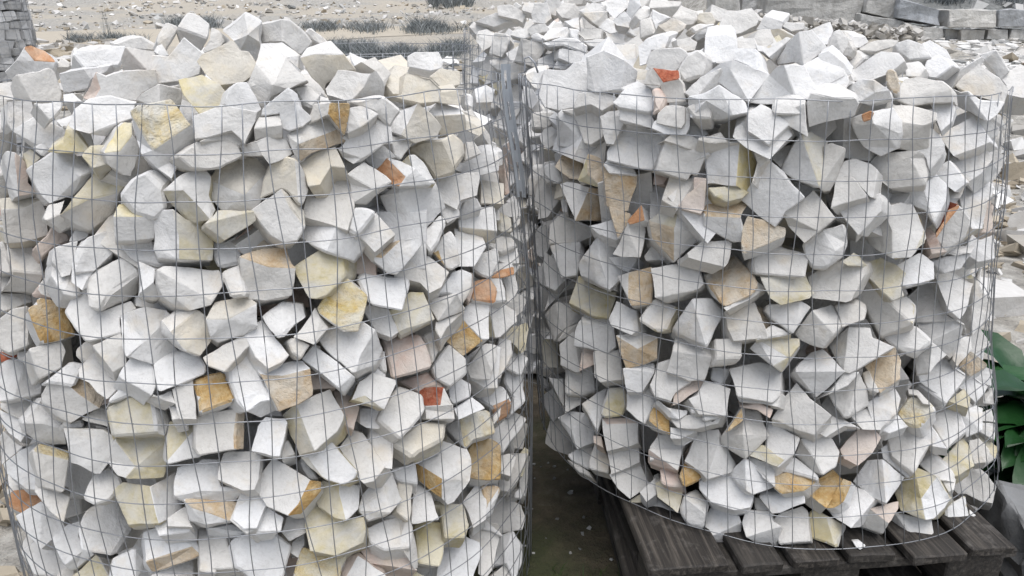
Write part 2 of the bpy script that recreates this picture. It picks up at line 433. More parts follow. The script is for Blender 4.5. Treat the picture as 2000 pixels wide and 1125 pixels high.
w 1|1010,190 1170,210 1160,350 1060,340 1010,310
w 0|850,500 950,370 1030,390 1080,460 1200,640 1110,750 1040,770 960,700
w 0|1090,340 1240,380 1280,450 1260,660 1200,650 1090,450
wk 0|545,570* 600,545 750,410 980,680 960,740 880,790 740,745* 660,680|610,560
c 0|1330,510 1270,480 1260,400 1330,410 1480,290 1680,300 1660,430 1460,530 1420,570
w 0|1520,170 1730,160 1740,270 1530,270
k 1|1390,470 1500,340 1680,300 1640,450 1450,540 1340,560
Yw 0|1680,340 1740,290 1790,270* 1850,220 1990,200 2020,220 2060,380 1900,430 1830,500*|1800,300
o 0|1860,510 1900,440 2020,430 2100,480 2100,740 1980,750 1870,730
w 0|1740,190 1880,100 1980,190 1780,280
wow 0|1450,560 1650,450 1840,510 1870,590* 1860,750 1750,920 1690,940 1650,890* 1470,750 1450,620*|1650,740
w 1|1250,660 1440,600 1460,780 1290,740
w 1|560,560 700,740 620,740 540,600
ow 0|190,790 340,580 620,750* 700,760 700,830 550,1010 450,1020* 290,950|530,940
w 0|0,1060 100,820 190,810 280,930 190,1120 130,1160
w 0|200,1120 270,940 420,1030 400,1150 200,1160
wk 0|680,920 720,760 850,790* 1010,790 990,970 900,1055* 820,1040 690,950|850,850
ww 0|1000,950* 1020,870 1200,670 1250,690 1335,900 1250,1000* 1080,1060 1010,990|1200,830
c 0|1290,990 1310,760 1420,790 1410,980 1390,1060
w 0|1410,1080 1430,820 1470,790 1560,860 1620,1050 1420,1090
kk 0|1580,950 1600,900 1700,930* 1810,930 1860,1100 1830,1190 1670,1190 1640,960|
w 0|1810,920 1930,760 1990,900 1990,1050 1890,1120 1850,990
k 0|590,1100 600,940 740,970 900,1060 1030,1040 1050,1120 1030,1230 820,1330 620,1300
w 0|1060,1120 1200,1060 1370,1010 1420,1120 1400,1270 1200,1290 1090,1230
@L 0 900 5
w 0|165,890 320,780 480,700 490,770 640,1020 560,1130 300,1130
ww 0|495,760 660,630 780,600 760,740 780,780 920,910* 740,1040 690,1045 640,1010*|800,880
w 1|560,1080 660,1030 720,1050 740,1150 560,1180
wk 0|720,1110 940,920 960,935* 1100,960 1090,1180* 720,1180|
ww 0|1100,960 1320,850* 1420,980 1390,1060 1310,1180* 1085,1180|
tw 0|1410,700 1620,640 1860,650 1940,860 1945,920* 1500,1080 1430,980*|1870,845
w 0|1470,1110 1870,910 1890,1090 1880,1180 1470,1180
w 0|70,830 150,700 200,870 160,900 80,980
w 0|-40,480 20,470 150,640 80,680 20,600
w 1|80,980 150,900 280,1100 280,1180 100,1180
w 0|1630,560 1830,440 1840,570 1880,650 1620,640
w 0|1940,670 2110,680 2110,1100 1960,1060
@L 350 920 5
w 0|185,575 440,580 480,760 510,940 330,955 230,975
ww 0|480,760 520,660 640,610* 760,605 940,630 1090,720 1060,880 1000,1100 760,1100 600,950* 540,930|560,790
w 1|250,550 520,500 720,600 620,620 440,600
w 1|1050,440 1250,400 1240,600 1080,680 1000,600
w 1|1100,700 1220,600 1220,720 1160,850 1090,800
Y 0|1130,1010 1170,860 1210,740 1400,790 1640,825 1590,930 1560,1100 1110,1100
wp 0|1640,830 1750,830* 2000,1000 2050,1100 1600,1100* 1590,930|
w 1|330,960 510,940 600,990 600,1100 320,1100
k 0|760,1020 1000,1020 1000,1110 750,1110
@L 700 900 5
ww 0|20,860 60,690 240,570 360,515 450,530* 530,600 580,960 575,1040 540,1050 400,810*|
p 0|20,860 220,810 410,805 500,950 540,1050 560,1060 120,1000|
y 0|540,650 560,610 680,590 860,600 840,880 800,1030 590,990
w 0|860,670 960,690 1080,760 1180,800 1200,880 1100,1180 770,1180 780,1050
w 0|1080,740 1190,670 1380,710 1310,1050 1240,1130 1170,1100 1200,880
ww 0|1330,900 1390,730 1510,690* 1600,830 1590,1000 1530,1180 1440,1000* 1320,1030|1440,900
w 1|1290,1130 1440,1000 1520,1180 1290,1180
wt 0|1200,240 1340,240 1385,270* 1360,340 1300,520 1240,550*|1280,430
ww 0|1265,560 1370,380 1500,360* 1640,440 1690,560* 1650,680 1540,690 1420,730 1330,670|1590,540
w 1|1180,660 1240,570 1330,660 1410,730 1290,680
w 0|1390,0 1480,-60 1660,-60 1580,180 1490,300 1390,280
w 0|1520,300 1590,240 1620,330 1610,380 1520,360
k 1|240,1090 300,1030 440,1050 540,1060 650,1120 640,1180 240,1180
w 0|1600,-50 1690,-40 1650,340 1620,330 1590,240
@L 850 500 5
w 0|350,0 600,-80 620,60 590,130 540,220 450,190 360,130
O 0|540,215 590,160 760,110 770,180 650,215
w 0|650,60 780,70 830,90 770,180 740,130 620,160
w 0|520,225 640,215 680,320 695,440 560,450 540,340
w 0|660,210 770,180 800,340 740,460 695,440 690,320
wkw 0|275,550 300,450 440,440 520,460* 640,460 780,540 790,640 720,700 640,790 590,795* 480,780 400,750|
w 0|700,460 800,360 870,380 930,430 880,540 810,600 780,530
k 0|640,790 760,700 890,660 910,720 880,920 840,950 760,850
ww 0|310,1090 460,880* 500,860 610,880 600,1010 560,1120* 540,1210 350,1190|
w 0|600,1020 620,800 740,830 750,960 720,1020 640,1190 560,1190
w 0|720,1020 750,880 840,960 910,1000 890,1050 840,1160 700,1100
@L 850 700 5
Ow 0|365,370 520,290 660,270 740,400* 750,440 720,560 590,640 560,480*|
w 0|560,560 640,470 640,560 570,640
ww 0|500,760 720,570 780,530* 890,590 830,690 740,810 660,920 620,870|620,690
w 0|670,220 720,30 830,110 860,250 880,420 740,540 760,380
w 0|830,110 940,40 950,250 920,480 880,440
w 0|740,920 830,690 900,600 990,640 960,770 940,880 870,870
w 0|640,940 720,930 790,970 740,1150 640,1120
ky 0|745,1130 830,930 870,870 920,900* 900,1030 850,1150*|
@L 850 300 5
w 0|205,190 300,60 650,-20 650,110 450,190
c 0|450,260 560,270 670,290 670,490 450,480
p 0|650,60 700,30 720,120 730,380 680,400
w 0|600,570 660,500 760,460 830,580 830,680 770,730 760,620 610,620
k 0|610,620 760,620 765,780 630,780
w 0|510,900 640,790 760,820 800,900 640,970
w 0|590,1000 800,920 820,1070 700,1080 640,1050
w 0|700,470 770,420 830,530 830,600
@R 850 300 5
w 0|1060,120 1170,90 1240,270 1170,300 1060,200
t 0|1170,130 1250,10 1440,80 1420,250 1310,240
ty 0|1400,260 1490,0* 1600,40 1650,120 1640,330* 1560,320|1490,200
wt 0|1650,110* 1750,80 1970,210* 1960,300 1880,550 1790,560 1660,500|1800,210
w 0|1000,560 1090,310 1190,300 1220,420 1100,620 1000,640
tw 0|1220,300 1300,270 1510,330* 1640,350 1640,640 1370,650*|1440,500
w 1|1200,300 1300,270 1290,560 1240,560
ww 0|1120,690 1240,590 1540,720 1590,790 1400,870* 1110,880*|1180,860
w 0|1510,710 1740,650 1800,830 1760,840 1600,790
t 0|1700,520 1900,590 1880,680 1780,820
ww 0|840,450 900,410 1000,550 1080,700 950,1000* 960,900 870,740|
w 1|960,780 1080,690 1140,880 1060,1010 950,990
ww 0|1120,900 1410,860* 1440,980 1400,1120 1380,1190* 1230,1210 1190,1100|
ww 0|1410,1080 1600,790* 1780,870 1740,980 1900,1130 1700,1320* 1420,1190|1600,1000
ww 0|1740,980 1890,680* 2010,620 2050,760 2000,1010* 1830,1000|1900,800
O 0|1880,660 2010,510 2040,650 1900,690
ww 0|860,250 900,140 1050,130 1000,270 930,420* 860,400|
w 0|1000,300 1060,210 1190,300 1100,310 1020,540 960,500
@R 850 500 5
w 0|980,250 1000,110 1060,90 1090,290 1160,380 1080,300
w 0|1060,90 1080,-30 1210,60 1270,230 1170,330 1090,290
ww 0|1200,270 1400,190* 1380,310 1160,380 1070,530* 1110,400|
k 0|1310,460 1360,330 1410,190 1560,300 1770,350 1760,430 1690,610 1540,580
w 1|1640,300 1760,110 1780,200 1770,340
w 1|1690,10 1890,0 1980,20 1880,155 1760,90
tw 0|1780,200 1900,160* 2110,110 2110,470 1910,480*|1890,400
ww 0|890,330 990,270 1070,530 1060,570* 1190,820 1000,680 930,520*|
ww 0|1070,560 1190,450* 1340,480 1460,560 1400,650 1270,710* 1160,830|1220,600
ww 0|1190,820* 1270,720 1400,660* 1390,720 1210,840|
ww 0|1400,640* 1470,560 1690,610 1740,700 1760,880* 1680,940 1360,870 1370,740|1700,690
w 0|1690,620 1770,440 1960,540 1980,720 1910,770 1720,680
w 1|980,780 1050,800 1060,970 990,950
k 0|1050,820 1170,870 1200,1090 1060,1080
ww 0|1220,870 1350,740* 1370,870 1450,900 1410,1120* 1370,1130 1230,1060|
p 0|1440,900 1550,930 1550,1060 1410,1120
w 0|1550,940 1750,920 1790,1040 1840,1210 1620,1230 1560,1180
tw 0|1770,780 1850,700 2000,790 1990,850* 2000,1080 1870,1100 1810,950*|
@R 850 700 5
w 0|1110,190 1250,200 1260,480 1220,400
ww 0|1270,100 1360,110 1540,60 1570,320* 1430,370 1270,350*|
w 0|970,150 1060,200 1090,280 1010,290
w 0|980,400 1110,300 1200,420 1260,560 1160,560 1110,620
w 0|1270,350 1420,350 1420,450 1270,530
kw 0|1610,540 1690,290* 1840,290 1870,450 1830,570 1640,575*|1680,420
w 0|1430,440 1590,330 1680,290 1640,560 1580,710 1500,540
ww 0|1200,580 1330,520 1480,530* 1560,700 1560,820 1390,880*|1340,700
w 0|1060,830 1100,620 1210,590 1340,760 1390,880 1320,950 1150,900
pw 0|1640,590* 1880,580 1980,630* 1990,830 1680,900 1640,700|1680,640
p 0|1540,750 1620,760 1640,870 1550,820
w 0|1290,940 1400,870 1550,830 1530,1000 1500,1090 1330,1000
w 0|1500,1000 1560,830 1660,890 1700,1000 1690,1120 1510,1070
w 0|1680,900 1980,860 1990,1010 1900,1060 1720,1130 1700,1000
w 0|1280,980 1330,1000 1500,1090 1550,1180 1390,1110
@R 1150 250
ww 0|190,120 220,20 290,-30 480,0 600,50 590,130 490,320 420,320 140,250 140,180
ww 0|530,330 600,110* 780,110 850,190 930,180* 840,370 800,350 770,405 700,385|870,200
w 0|590,100 650,50 790,60 860,100 940,100 940,185 850,190 700,130
yw 0|915,300 945,140 1180,100* 1260,160 1300,270 1270,440 1255,510 1150,450* 920,440|
w 0|860,80 1030,20 1100,100 1170,110 950,130 860,95
w 1|520,0 650,-50 870,0 930,45 850,85 700,50
w 0|1130,70 1150,0 1250,-90 1500,-80 1580,60 1500,140 1410,240 1240,160
w 0|1280,190 1330,190 1410,240 1310,340 1270,430 1300,270
kw 0|1500,330 1600,130 1660,50* 1730,30 1860,110 1830,300 1800,460* 1610,390|
ww 0|1830,140 1890,120 2000,160* 1990,230 1880,480 1830,490 1800,460*|
ww 0|1200,560 1400,250* 1520,350 1670,540* 1530,650 1450,760 1350,700|1490,345
ww 0|1520,670* 1750,490 1910,700* 1800,800 1680,895 1560,760|1790,800
p 0|820,390 910,400 900,620 870,665 720,630 700,600 770,510 810,520
w 0|570,560 630,380 830,390 815,510 770,515 695,600 690,625
tw 0|905,680* 920,560 1080,570 1200,560 1240,600 1190,690* 1200,880 1120,885 900,760|
k 0|940,470 1150,450 1250,500 1190,545 1075,575 990,530
w 1|480,450 620,450 570,560 690,630 600,630 480,710
p 1|500,440 520,330 620,370 580,440
kwt 0|475,720* 570,650 690,620* 890,680 890,840 670,1025* 500,860|670,770
t 0|1200,770 1240,690 1370,720 1540,770 1530,850 1210,970 1190,880
w 0|1670,900 1800,800* 1990,740 2010,900 1980,1000 1840,1090* 1740,1080 1690,1000|1900,960
w 0|1295,1020 1420,910 1690,970 1720,1000 1680,1160 1300,1130 1290,1080
w 0|770,970 890,880 1080,880 1110,900 1080,1050 1060,1080 880,1040 780,1010
w 1|440,1000 500,900 640,1010 620,1030 450,1030
w 1|1800,490 1990,500 1990,740 1910,700 1870,600
w 1|1510,350 1610,400 1830,490 1740,490 1680,540
w 1|1420,230 1500,150 1590,130 1500,310
@R 1550 250 4.444
wt 0|330,690 370,400* 510,430 640,600 400,660|
w 0|380,420 440,290 530,270 660,310 720,370 690,600 660,600 510,430
wo 0|370,680 520,620 660,590 740,570 770,640 760,720* 560,920* 450,790|
w 0|670,590 760,560 740,700 560,890 550,840
ww 0|640,320 720,230 990,190 1090,200* 1160,260 1140,490* 840,525 720,430 720,370|1000,260
ww 0|780,560 1130,500* 1210,390 1340,510 1330,600 1220,820* 1130,700 1040,660 780,640|
www 0|620,860 780,700* 930,660 1030,680 1130,900 1140,960 1010,1120 860,1130* 650,1000|860,890
Y -1|870,880 1080,760 1140,930 1130,1000 960,1130 880,1130
w 0|1190,370 1350,290* 1500,470* 1400,560 1340,510
w 0|1350,270 1530,220 1650,150 1720,280 1630,390 1500,475 1400,390
w 0|1270,60 1560,-100 1690,90 1700,120 1550,190 1390,240 1310,130
w 0|1080,160 1310,150 1290,220 1180,370 1150,260 1090,200
w 0|840,130 860,0 1000,-60 1200,0 1260,60 1310,150 1080,200 870,170
w 0|1560,450 1740,320 1700,150 1830,180 1960,260 1880,430 1800,530
wrw 0|1230,930 1320,620 1430,660* 1530,800 1480,950 1320,1070 1240,960*|
O -1|1310,800 1340,710 1430,670 1440,690 1360,790 1300,860 1240,950 1240,910
p 0|1130,900 1140,850 1200,870 1240,940 1270,1020 1330,1070 1200,1090
ww 0|1440,600 1550,470 1750,530 1680,660* 1640,870 1550,870 1480,750|
p 0|1640,870 1680,700 1810,600 1850,640 1830,800 1850,910 1730,910
ww 0|1740,520 1790,540 1940,600 1890,800 1850,900 1850,650
w 0|1480,1080 1550,920 1620,970 1740,920 1740,1130 1600,1160
w 0|1700,100 1750,-60 1900,-60 1960,100 1930,240 1830,150
w 1|1330,560 1500,460 1440,610 1330,610
@R 1550 480 4.444
w 0|320,160 420,140 600,180 610,260 500,470 450,490 170,450 130,270
k 0|420,140 520,60 600,150 590,180 470,170
k 0|610,250 620,150 770,100 900,180 970,240 920,330 950,430 860,470 770,390|
w 0|900,170 1090,70 1210,150 1220,290 980,350 920,330 970,240
www 0|520,430 610,270* 870,470 970,430 1050,510 1040,680* 760,780 640,560|860,520
k 0|870,500 980,440 1050,520 1040,680 930,600
w 0|1190,130 1400,80 1560,60 1450,200 1310,240 1240,180
w 0|1180,10 1330,50 1540,60 1400,90
ww 0|970,460 1150,310 1290,390* 1350,540 1320,600 1470,680 1400,640 1060,660 1050,510|
ww 0|1060,650 1180,540 1330,600 1480,680* 1440,800 1400,940 1350,970 1200,820* 1100,720|
w 0|1230,260 1390,230 1560,330 1490,560 1440,630 1340,540 1280,390
ww 0|1460,560 1560,310 1680,310* 1830,590 1650,790* 1560,790 1450,740 1450,640|1650,560
w 0|1650,790 1830,590 1900,570 1850,720 1780,800
w 0|1560,270 1660,60 1780,0 1850,40 1890,150 1820,330 1700,370
w 0|1830,340 1890,160 1880,300 1860,500
t 0|1430,1040 1540,900 1690,1020 1690,1050 1530,1130
w 0|1380,980 1450,790 1540,790 1540,900 1420,1050
w 0|1550,870 1650,790 1780,800 1760,1000 1690,1030
ww 0|760,780 1050,690 1200,830 1090,920* 1050,980 870,880*|
ww 0|1050,980 1200,850* 1330,950 1270,990 1180,1100* 1080,1110|
w 0|1180,1100 1320,980 1510,1120 1400,1250 1330,1370 1090,1200
ww 0|300,850 480,700* 660,720 680,800 870,880 640,1010 490,1100 440,1090*|
t 0|610,1030 870,880 920,1000 920,1150 750,1280 660,1110
ww 0|30,1060 150,920 250,900 450,1090* 200,1310 20,1090*|
w 0|370,530 540,500 640,570 620,640 420,710
ww 0|20,760 160,560* 320,510 410,600 420,680 350,760* 250,880 150,850 60,810|230,640
@R 1150 500
t 0|900,150 1000,90 1150,0 1290,150 1320,230 1280,300 1070,400 1030,380
w 0|1270,170 1370,250 1250,340 1080,420 1060,400 1290,290
ww 0|490,100 840,50 890,220 850,260* 600,355 520,320*|
k 0|1355,190 1590,120 1690,150 1755,290 1720,330 1500,380 1420,330
wk 0|380,500 500,330* 680,400 590,580 510,580|
ww 0|660,560 810,330* 950,330 1060,430 920,700* 700,600|
w 0|1060,430 1290,370 1370,560 1390,640 1130,660 1090,570
ww 0|1375,430 1400,380 1650,350* 1740,400 1640,520 1590,605* 1440,500|1640,480
wk 0|1380,560 1430,530 1590,610 1300,650
kw 0|1260,720 1320,650* 1640,640 1640,700 1500,895 1440,850*|1560,790
wt 0|215,620* 400,590 530,640* 530,800 440,840 290,870 250,760|380,720
w 0|50,740 230,740 265,960 90,980 60,940
ww 0|270,880* 500,840 510,910* 420,1060 300,1060|
ww 0|660,740* 680,630 960,700 960,790* 900,960 780,970 610,900|
w 0|480,1000 530,840 640,800 620,900 800,970 670,1060 640,1130 520,1090
p 0|670,1070 760,990 900,960 860,1040 780,1090 700,1150 660,1160
w 0|980,640 1190,640 1190,790* 1170,830 960,860 990,800*
ww 0|850,1080 900,970 1030,1000 1110,1030 1080,1160 1080,1240 860,1230 780,1110
ww 0|1100,880 1340,820 1490,890 1490,1080 1420,1140* 1160,1090*|
w 0|1500,1130 1620,990 1720,1110 1890,1240 1750,1390 1610,1350 1420,1270
w 1|960,860 1090,880 1080,940 1030,1000 950,960
t 1|1280,390 1380,420 1420,540 1370,560
@R 1150 750
w 0|1150,70 1410,30 1500,80 1470,180 1330,150 1180,140
ww 0|500,150 540,120* 620,180 770,200 770,240 700,280* 620,260|
o 0|480,230 520,160 620,210 630,390 540,350 470,290
w 0|630,260 880,240 960,290 1050,220 1000,310 830,350 700,340
ww 0|640,340 840,350 790,390 720,430 640,420
w 0|800,110 850,60 1090,100 1080,180 1000,260 890,280 890,220 800,220
ww 0|480,490 540,390 780,390* 720,510* 470,600|
wp 0|470,510* 720,510 690,670* 550,640 470,610|
p 0|550,650 690,680 730,800 600,790 560,760
o 0|700,720 760,600 860,650 880,700 870,750 740,810
ww 0|760,600 850,370 1010,360* 1060,480 1150,640 1100,690 920,740* 880,690|1010,470
www 0|1030,400* 1200,200 1320,220 1400,400* 1220,580* 1030,460|1200,390
o 0|1060,380 1190,190 1200,290 1090,370
p 0|1180,180 1330,155 1430,200 1410,270 1320,205
w 0|1400,290 1640,420 1600,540 1470,640 1370,480
k 0|1250,560 1340,480 1520,590 1460,640
w 0|290,200 300,70 480,30 540,100 480,220 430,310 380,280
www 0|1600,560 1650,430* 1780,380 1900,430 1950,530 1920,640 1820,700* 1690,650|1760,580
ww 0|1100,700 1150,640 1220,580* 1370,680 1430,800 1280,855 1230,830*
w 0|1280,640 1230,560 1450,640 1440,790 1330,690
o 0|1440,720 1560,680 1780,750 1670,830 1500,850 1440,800
w 0|1420,680 1600,560 1780,690 1790,750 1560,680
o 0|1680,830 1780,750 1900,670 1970,740 1960,800 1850,960
ww 0|870,760 1080,700* 1280,870 1250,960 1130,980 960,920 870,820|1060,800
kw 0|525,780 560,760 730,830 720,920 690,1000* 540,880|
ww 0|160,710 200,640 380,600* 470,780 320,890 230,810|
w 0|395,840 520,730 530,860 450,920
k 0|310,910 440,840 440,1020 380,1050
w 0|430,1050 460,900 530,870 640,980 720,1010 720,1070 560,1140 440,1100
ww 0|710,970 740,870* 840,820 940,930 920,1010* 890,1110 760,1080|
ww 0|900,1080 950,960 1170,1030 1190,1080* 1170,1250 890,1210*|
ww 0|1200,1080 1230,980 1410,990 1430,1070 1490,1110* 1460,1260 1330,1250 1230,1190*
ww 0|1330,880 1670,830 1680,930 1500,1000 1430,1010|
w 0|1500,1000 1660,950 1700,1000 1720,1220 1490,1240 1430,1060
ky 0|1720,1010 1760,970 1860,1030* 1990,1080 1990,1120 1930,1270* 1850,1230 1700,1190|
w 1|1300,980 1280,870 1340,880 1440,1010
@R 1550 700 4.444
w 0|300,310 560,130* 640,280 650,400 480,500* 440,510|550,240
w 0|440,130 570,120 470,230 310,310
w 0|590,120 660,100 740,290 650,280 620,220
ww 0|230,650 340,500* 450,540 550,600 440,590 280,680
w 0|490,490 640,440 760,620 600,620
w 0|640,390 860,230 930,350 900,480 760,620 670,530
w 0|770,620 900,490 990,590 830,650
Y 0|890,480 1000,330 1130,330 1220,430 1120,570 1070,600 960,560
w 0|990,260 1080,270 1190,400 1120,390 1070,320 1000,310
ww 0|1080,130 1200,0* 1340,0 1510,150 1380,300 1330,360 1110,210|
p 0|400,790 560,620 700,620 760,690 680,830 560,930 440,870
w 1|760,780 850,730 1050,960 990,1030 780,870
w 0|800,640 1070,600 1190,740 1040,990 850,850
wg 0|1070,630 1160,540* 1330,780* 1200,760|
w 0|1170,510 1390,400 1460,500 1500,640 1330,780
w 0|1440,470 1590,410 1640,450 1630,620 1500,680 1490,600
k 0|1350,370 1480,260 1540,340 1520,430 1400,390
k 0|1290,870 1380,780 1470,690 1510,740 1570,930 1440,1010 1390,1020
w 0|1080,910 1220,850 1390,1000 1400,1080 1250,1050 1130,960
w 0|1510,710 1610,690 1700,800 1670,900 1570,910
kw 0|1600,650 1700,690 1820,780 1790,870 1700,930 1700,780
w 0|1400,250 1500,150 1590,150 1720,250 1600,380 1480,270
w 0|1590,130 1690,80 1760,100 1740,240 1620,210
w 0|1650,320 1740,250 1740,400 1700,390 1650,390
w 0|1640,490 1750,440 1780,560 1650,550
w 0|1650,560 1780,570 1770,710 1640,640
w 1|240,410 300,300 430,510 350,510
w 1|500,520 430,620 560,620
@R 1600 900 5
ww 0|340,200 470,0 620,0* 830,160 650,410* 530,360|
wk 0|740,280 920,60 1160,150* 1280,380 1120,560 1040,570* 800,480|1000,370
w 0|1290,330 1400,130 1560,30 1700,160 1790,270 1750,430 1640,410 1500,340
w 0|1060,100 1200,30 1330,180 1310,280 1260,300 1180,170
wk 0|1100,720 1090,570 1240,450* 1420,340 1440,440 1490,600 1480,650 1250,730*|
www 0|700,570 740,500* 1090,570 1100,740 1000,870* 850,820 720,720|
w 0|60,460 270,220 420,290 530,380 310,650 140,540
ow 0|60,460 230,180 310,210 240,400 150,460
pw 0|350,630 500,470* 770,400 770,470 680,610* 630,710|560,520
w 0|1470,480 1530,530 1480,560
w 0|1640,420 1790,280 1800,330 1740,470 1640,540 1560,530
@G 1600 900 5
w 0|330,790 400,790 450,830 400,870 360,840
@R 950 150 5
w 0|1010,690 1040,570 1160,560 1170,680 1150,850 1090,1010 910,1020 960,830
ww 0|690,380 740,330 860,380* 1000,300 1180,320 1110,590 960,650* 860,680 700,670|880,560
w 0|860,380 740,330 850,320 1000,280 1170,270 1200,330 1130,590 1020,660 950,640
w 0|1110,390 1190,340 1300,330 1350,430 1290,560 1240,660 1170,650 1140,560
ww 0|1310,310 1550,310 1640,420 1620,500 1750,560* 1640,500 1340,450 1310,420*|1500,470
w 0|1640,430 1810,280 1990,300 1990,480 1950,560 1740,560 1620,500
w 0|1150,860 1230,760 1420,880 1460,960 1200,940
w 0|520,590 560,510 640,480 690,530 690,650 600,700 540,650
w 0|290,440 350,380 420,370 440,560 400,580 290,590
w 1|440,500 440,340 710,340 680,430 590,510
w 1|560,840 660,820 740,900 700,1010 600,1040 520,960
p 1|680,850 760,760 950,650 980,720 880,1000 790,1010
w 0|320,240 340,90 430,130 480,230 420,310
w 0|210,310 260,180 350,270 400,370 280,390
@R 900 0 5
w 0|770,930 820,680 1020,690 1100,620 1230,600 1240,860 1300,900 1250,1010 960,1070 830,1040
ww 0|1240,860 1240,560 1400,500 1600,590* 1710,690 1700,800 1600,880* 1320,905|1560,860
w 0|1480,1000 1560,910 1720,790 1860,870 1890,1060 1830,1090 1550,1050
p 0|1860,870 1930,850 2000,970 1960,1070 1860,1130 1890,1050
w 0|600,730 700,680 810,680 770,890 690,860
w 0|1160,920 1300,880 1500,930 1540,980 1380,1080 1270,1020 1100,1060
@R 1250 0 5
ww 0|65,640 100,510 160,480 380,475 450,510 460,540* 350,690* 230,690 90,670|410,600
w 0|360,690 460,540 560,480 640,540 620,650 590,740 430,790
rw 0|50,820 70,690 130,660* 240,680 370,690 375,770* 410,820 440,980 250,1000 210,900 200,840|230,800
w 1|400,780 540,765 600,790 440,900
ww 0|440,900 600,760 780,680* 820,740 780,820 650,920 530,970*|
www 0|620,760 790,620 900,590* 1260,730 1060,990* 1000,980 780,810|880,680
ww 0|1060,990 1260,730 1330,650 1400,630* 1600,650 1710,870 1640,970* 1300,1010 1200,1010|1520,950
ww 0|1450,960 1500,930 1640,980 1600,1130 1300,1120 1300,1020
w 0|1600,650 1830,500 2000,690 2010,740 1750,880 1690,860
w 0|1730,880 2020,720 2040,810 2000,880 1870,850
ww 0|1340,590 1430,430 1550,310* 1670,300 1810,470 1600,650* 1500,610 1350,630|
w 0|1650,300 1860,210 1890,300 1840,430 1790,430
w 0|1840,450 1900,290 2000,300 2090,470 2040,560 1960,540
w 0|1120,420 1260,460 1420,360 1480,370 1260,560 1200,500 1150,500
w 0|1120,370 1150,300 1270,295 1300,410 1210,480 1130,470
w 0|1180,230 1220,160 1390,210 1380,280 1270,290 1140,290
w 0|1390,260 1420,210 1600,225 1590,290 1480,310
w 0|780,240 850,95 960,110 1090,75 1160,190 1130,250 980,320 870,340
w 0|690,130 700,40 850,100 790,210 740,200
c 0|560,190 580,130 700,120 740,210 700,270
w 0|320,170 400,50 550,120 550,190 520,240 440,250
ww 0|90,60 110,0 400,20 380,60* 320,160 280,150 100,80*|
ww 0|180,250 320,170 450,240 430,280 310,355
w 0|490,270 580,230 640,240 740,230 540,320
ww 0|630,610 640,360 890,345 940,400 950,570 860,600 700,610
w 0|480,350 540,310 740,260 860,300 900,350 640,370 560,420
w 0|900,590 950,470 1120,470 1180,540 1200,680 1250,720 1080,660
w 0|930,440 920,370 1110,370 1150,470 1120,530 990,500
w 0|-20,450 60,380 230,330 290,350 240,470 110,490 60,620 0,640
w 0|250,440 290,380 350,390 380,470 260,475
w 0|360,390 480,370 560,410 530,490 440,500 370,450
w 0|0,330 0,200 100,170 150,330 0,380
w 0|110,190 110,80 300,170 180,240 160,320
w 0|-50,150 0,80 110,90 90,160 0,200
w 0|480,940 620,920 770,830* 1020,1000 1050,1100 900,1130* 800,1170 690,1180 500,1150 480,1050|660,980
w 0|450,1040 530,1000 700,1010 680,1150 540,1140
w 0|180,1110 260,1040 340,1030 430,1050 430,1200 400,1250 160,1200
ww 0|1050,1110 1180,1010 1330,1120 1450,1210 1250,1400* 1050,1270*|
ww 0|1300,1120 1600,1020 1630,1330 1430,1210
ww 0|1640,1000 1680,910* 1800,840 1930,850 2100,960* 2130,1010 2090,1140 1800,1200 1650,1250|1900,960
@R 1600 0 5
w 0|0,540 90,500 240,620 310,720 220,760 110,830 0,870
w 0|110,830 250,730 340,810 240,870
w 0|100,440 140,310 200,290 310,390 230,540 130,500
w 1|230,540 300,480 400,490 450,560 320,680
w 0|300,400 340,360 440,365 480,410 400,460 330,470
ww 0|400,450 550,400 700,385 770,400 730,450 560,500* 460,560 410,490*|
w 0|310,730 340,680 600,500 780,510 830,600 660,730 520,780 340,790
w 0|720,420 870,385 1020,430 1100,560 870,580 780,500
w 0|1010,430 1080,395 1240,490 1310,620 1240,670 1080,560
w 0|830,620 970,590 1030,670 980,750 850,740
w 0|1000,740 1050,590 1200,550 1300,640 1140,760
t 0|650,690 680,665 740,680 790,800 780,910 700,890 650,800
w 1|520,780 640,710 660,840 600,850
ww 0|250,870 420,780 530,790* 680,880 700,950 480,1020 390,1000*|540,900
w 0|720,970 830,760 960,740 1200,790 1290,860 1310,1000 1100,1010 900,1030
ww 0|1130,760 1380,680* 1580,560 1600,600 1450,740 1300,860*|
ww 0|1560,540 1730,480* 1860,690 1760,780 1600,590*|
ww 0|1300,880 1380,780 1560,630 1750,770 1840,860 1800,1000 1740,1000 1460,910* 1390,920 1340,840*|
ww 0|1300,1000 1310,870 1390,910 1460,900* 1580,990 1800,1000 1730,1120 1640,1180* 1500,1100|1480,960
w 0|1780,770 1960,630 2100,700 2100,950 1980,950 1840,920 1830,830
w 0|-20,960 0,880 120,830 270,890 390,1000 250,1010 100,1000
www 0|310,1160 500,1100* 720,1060 790,1190 800,1310 760,1440* 600,1520 440,1430 330,1240*|540,1210
O -1|410,1120 510,1080 540,1100 510,1170 430,1190
www 0|720,1040 900,1030 1140,1110 1130,1180 1090,1200* 1060,1460 900,1480 760,1420 690,1180*|1010,1230
ww 0|1300,1180 1400,1120 1600,1060* 1780,1250 1770,1320 1560,1440 1360,1480* 1200,1300|1460,1220
w 0|1100,1010 1310,1000 1340,1060 1300,1180 1190,1280 1140,1160
w 1|1790,950 2000,950 2100,960 2100,1130 1950,1130 1750,1110
w 0|1690,1240 1760,1110 1900,1130 1960,1270 1830,1300
@B 900 0 5
w 0|140,210 340,125 440,150 560,200 430,220 330,260
w 0|80,260 130,210 250,260 330,330 200,340 150,340
w 0|150,400 170,310 250,290 330,330 300,440 220,500
w 0|280,520 330,320 440,330 480,400 440,500 400,560
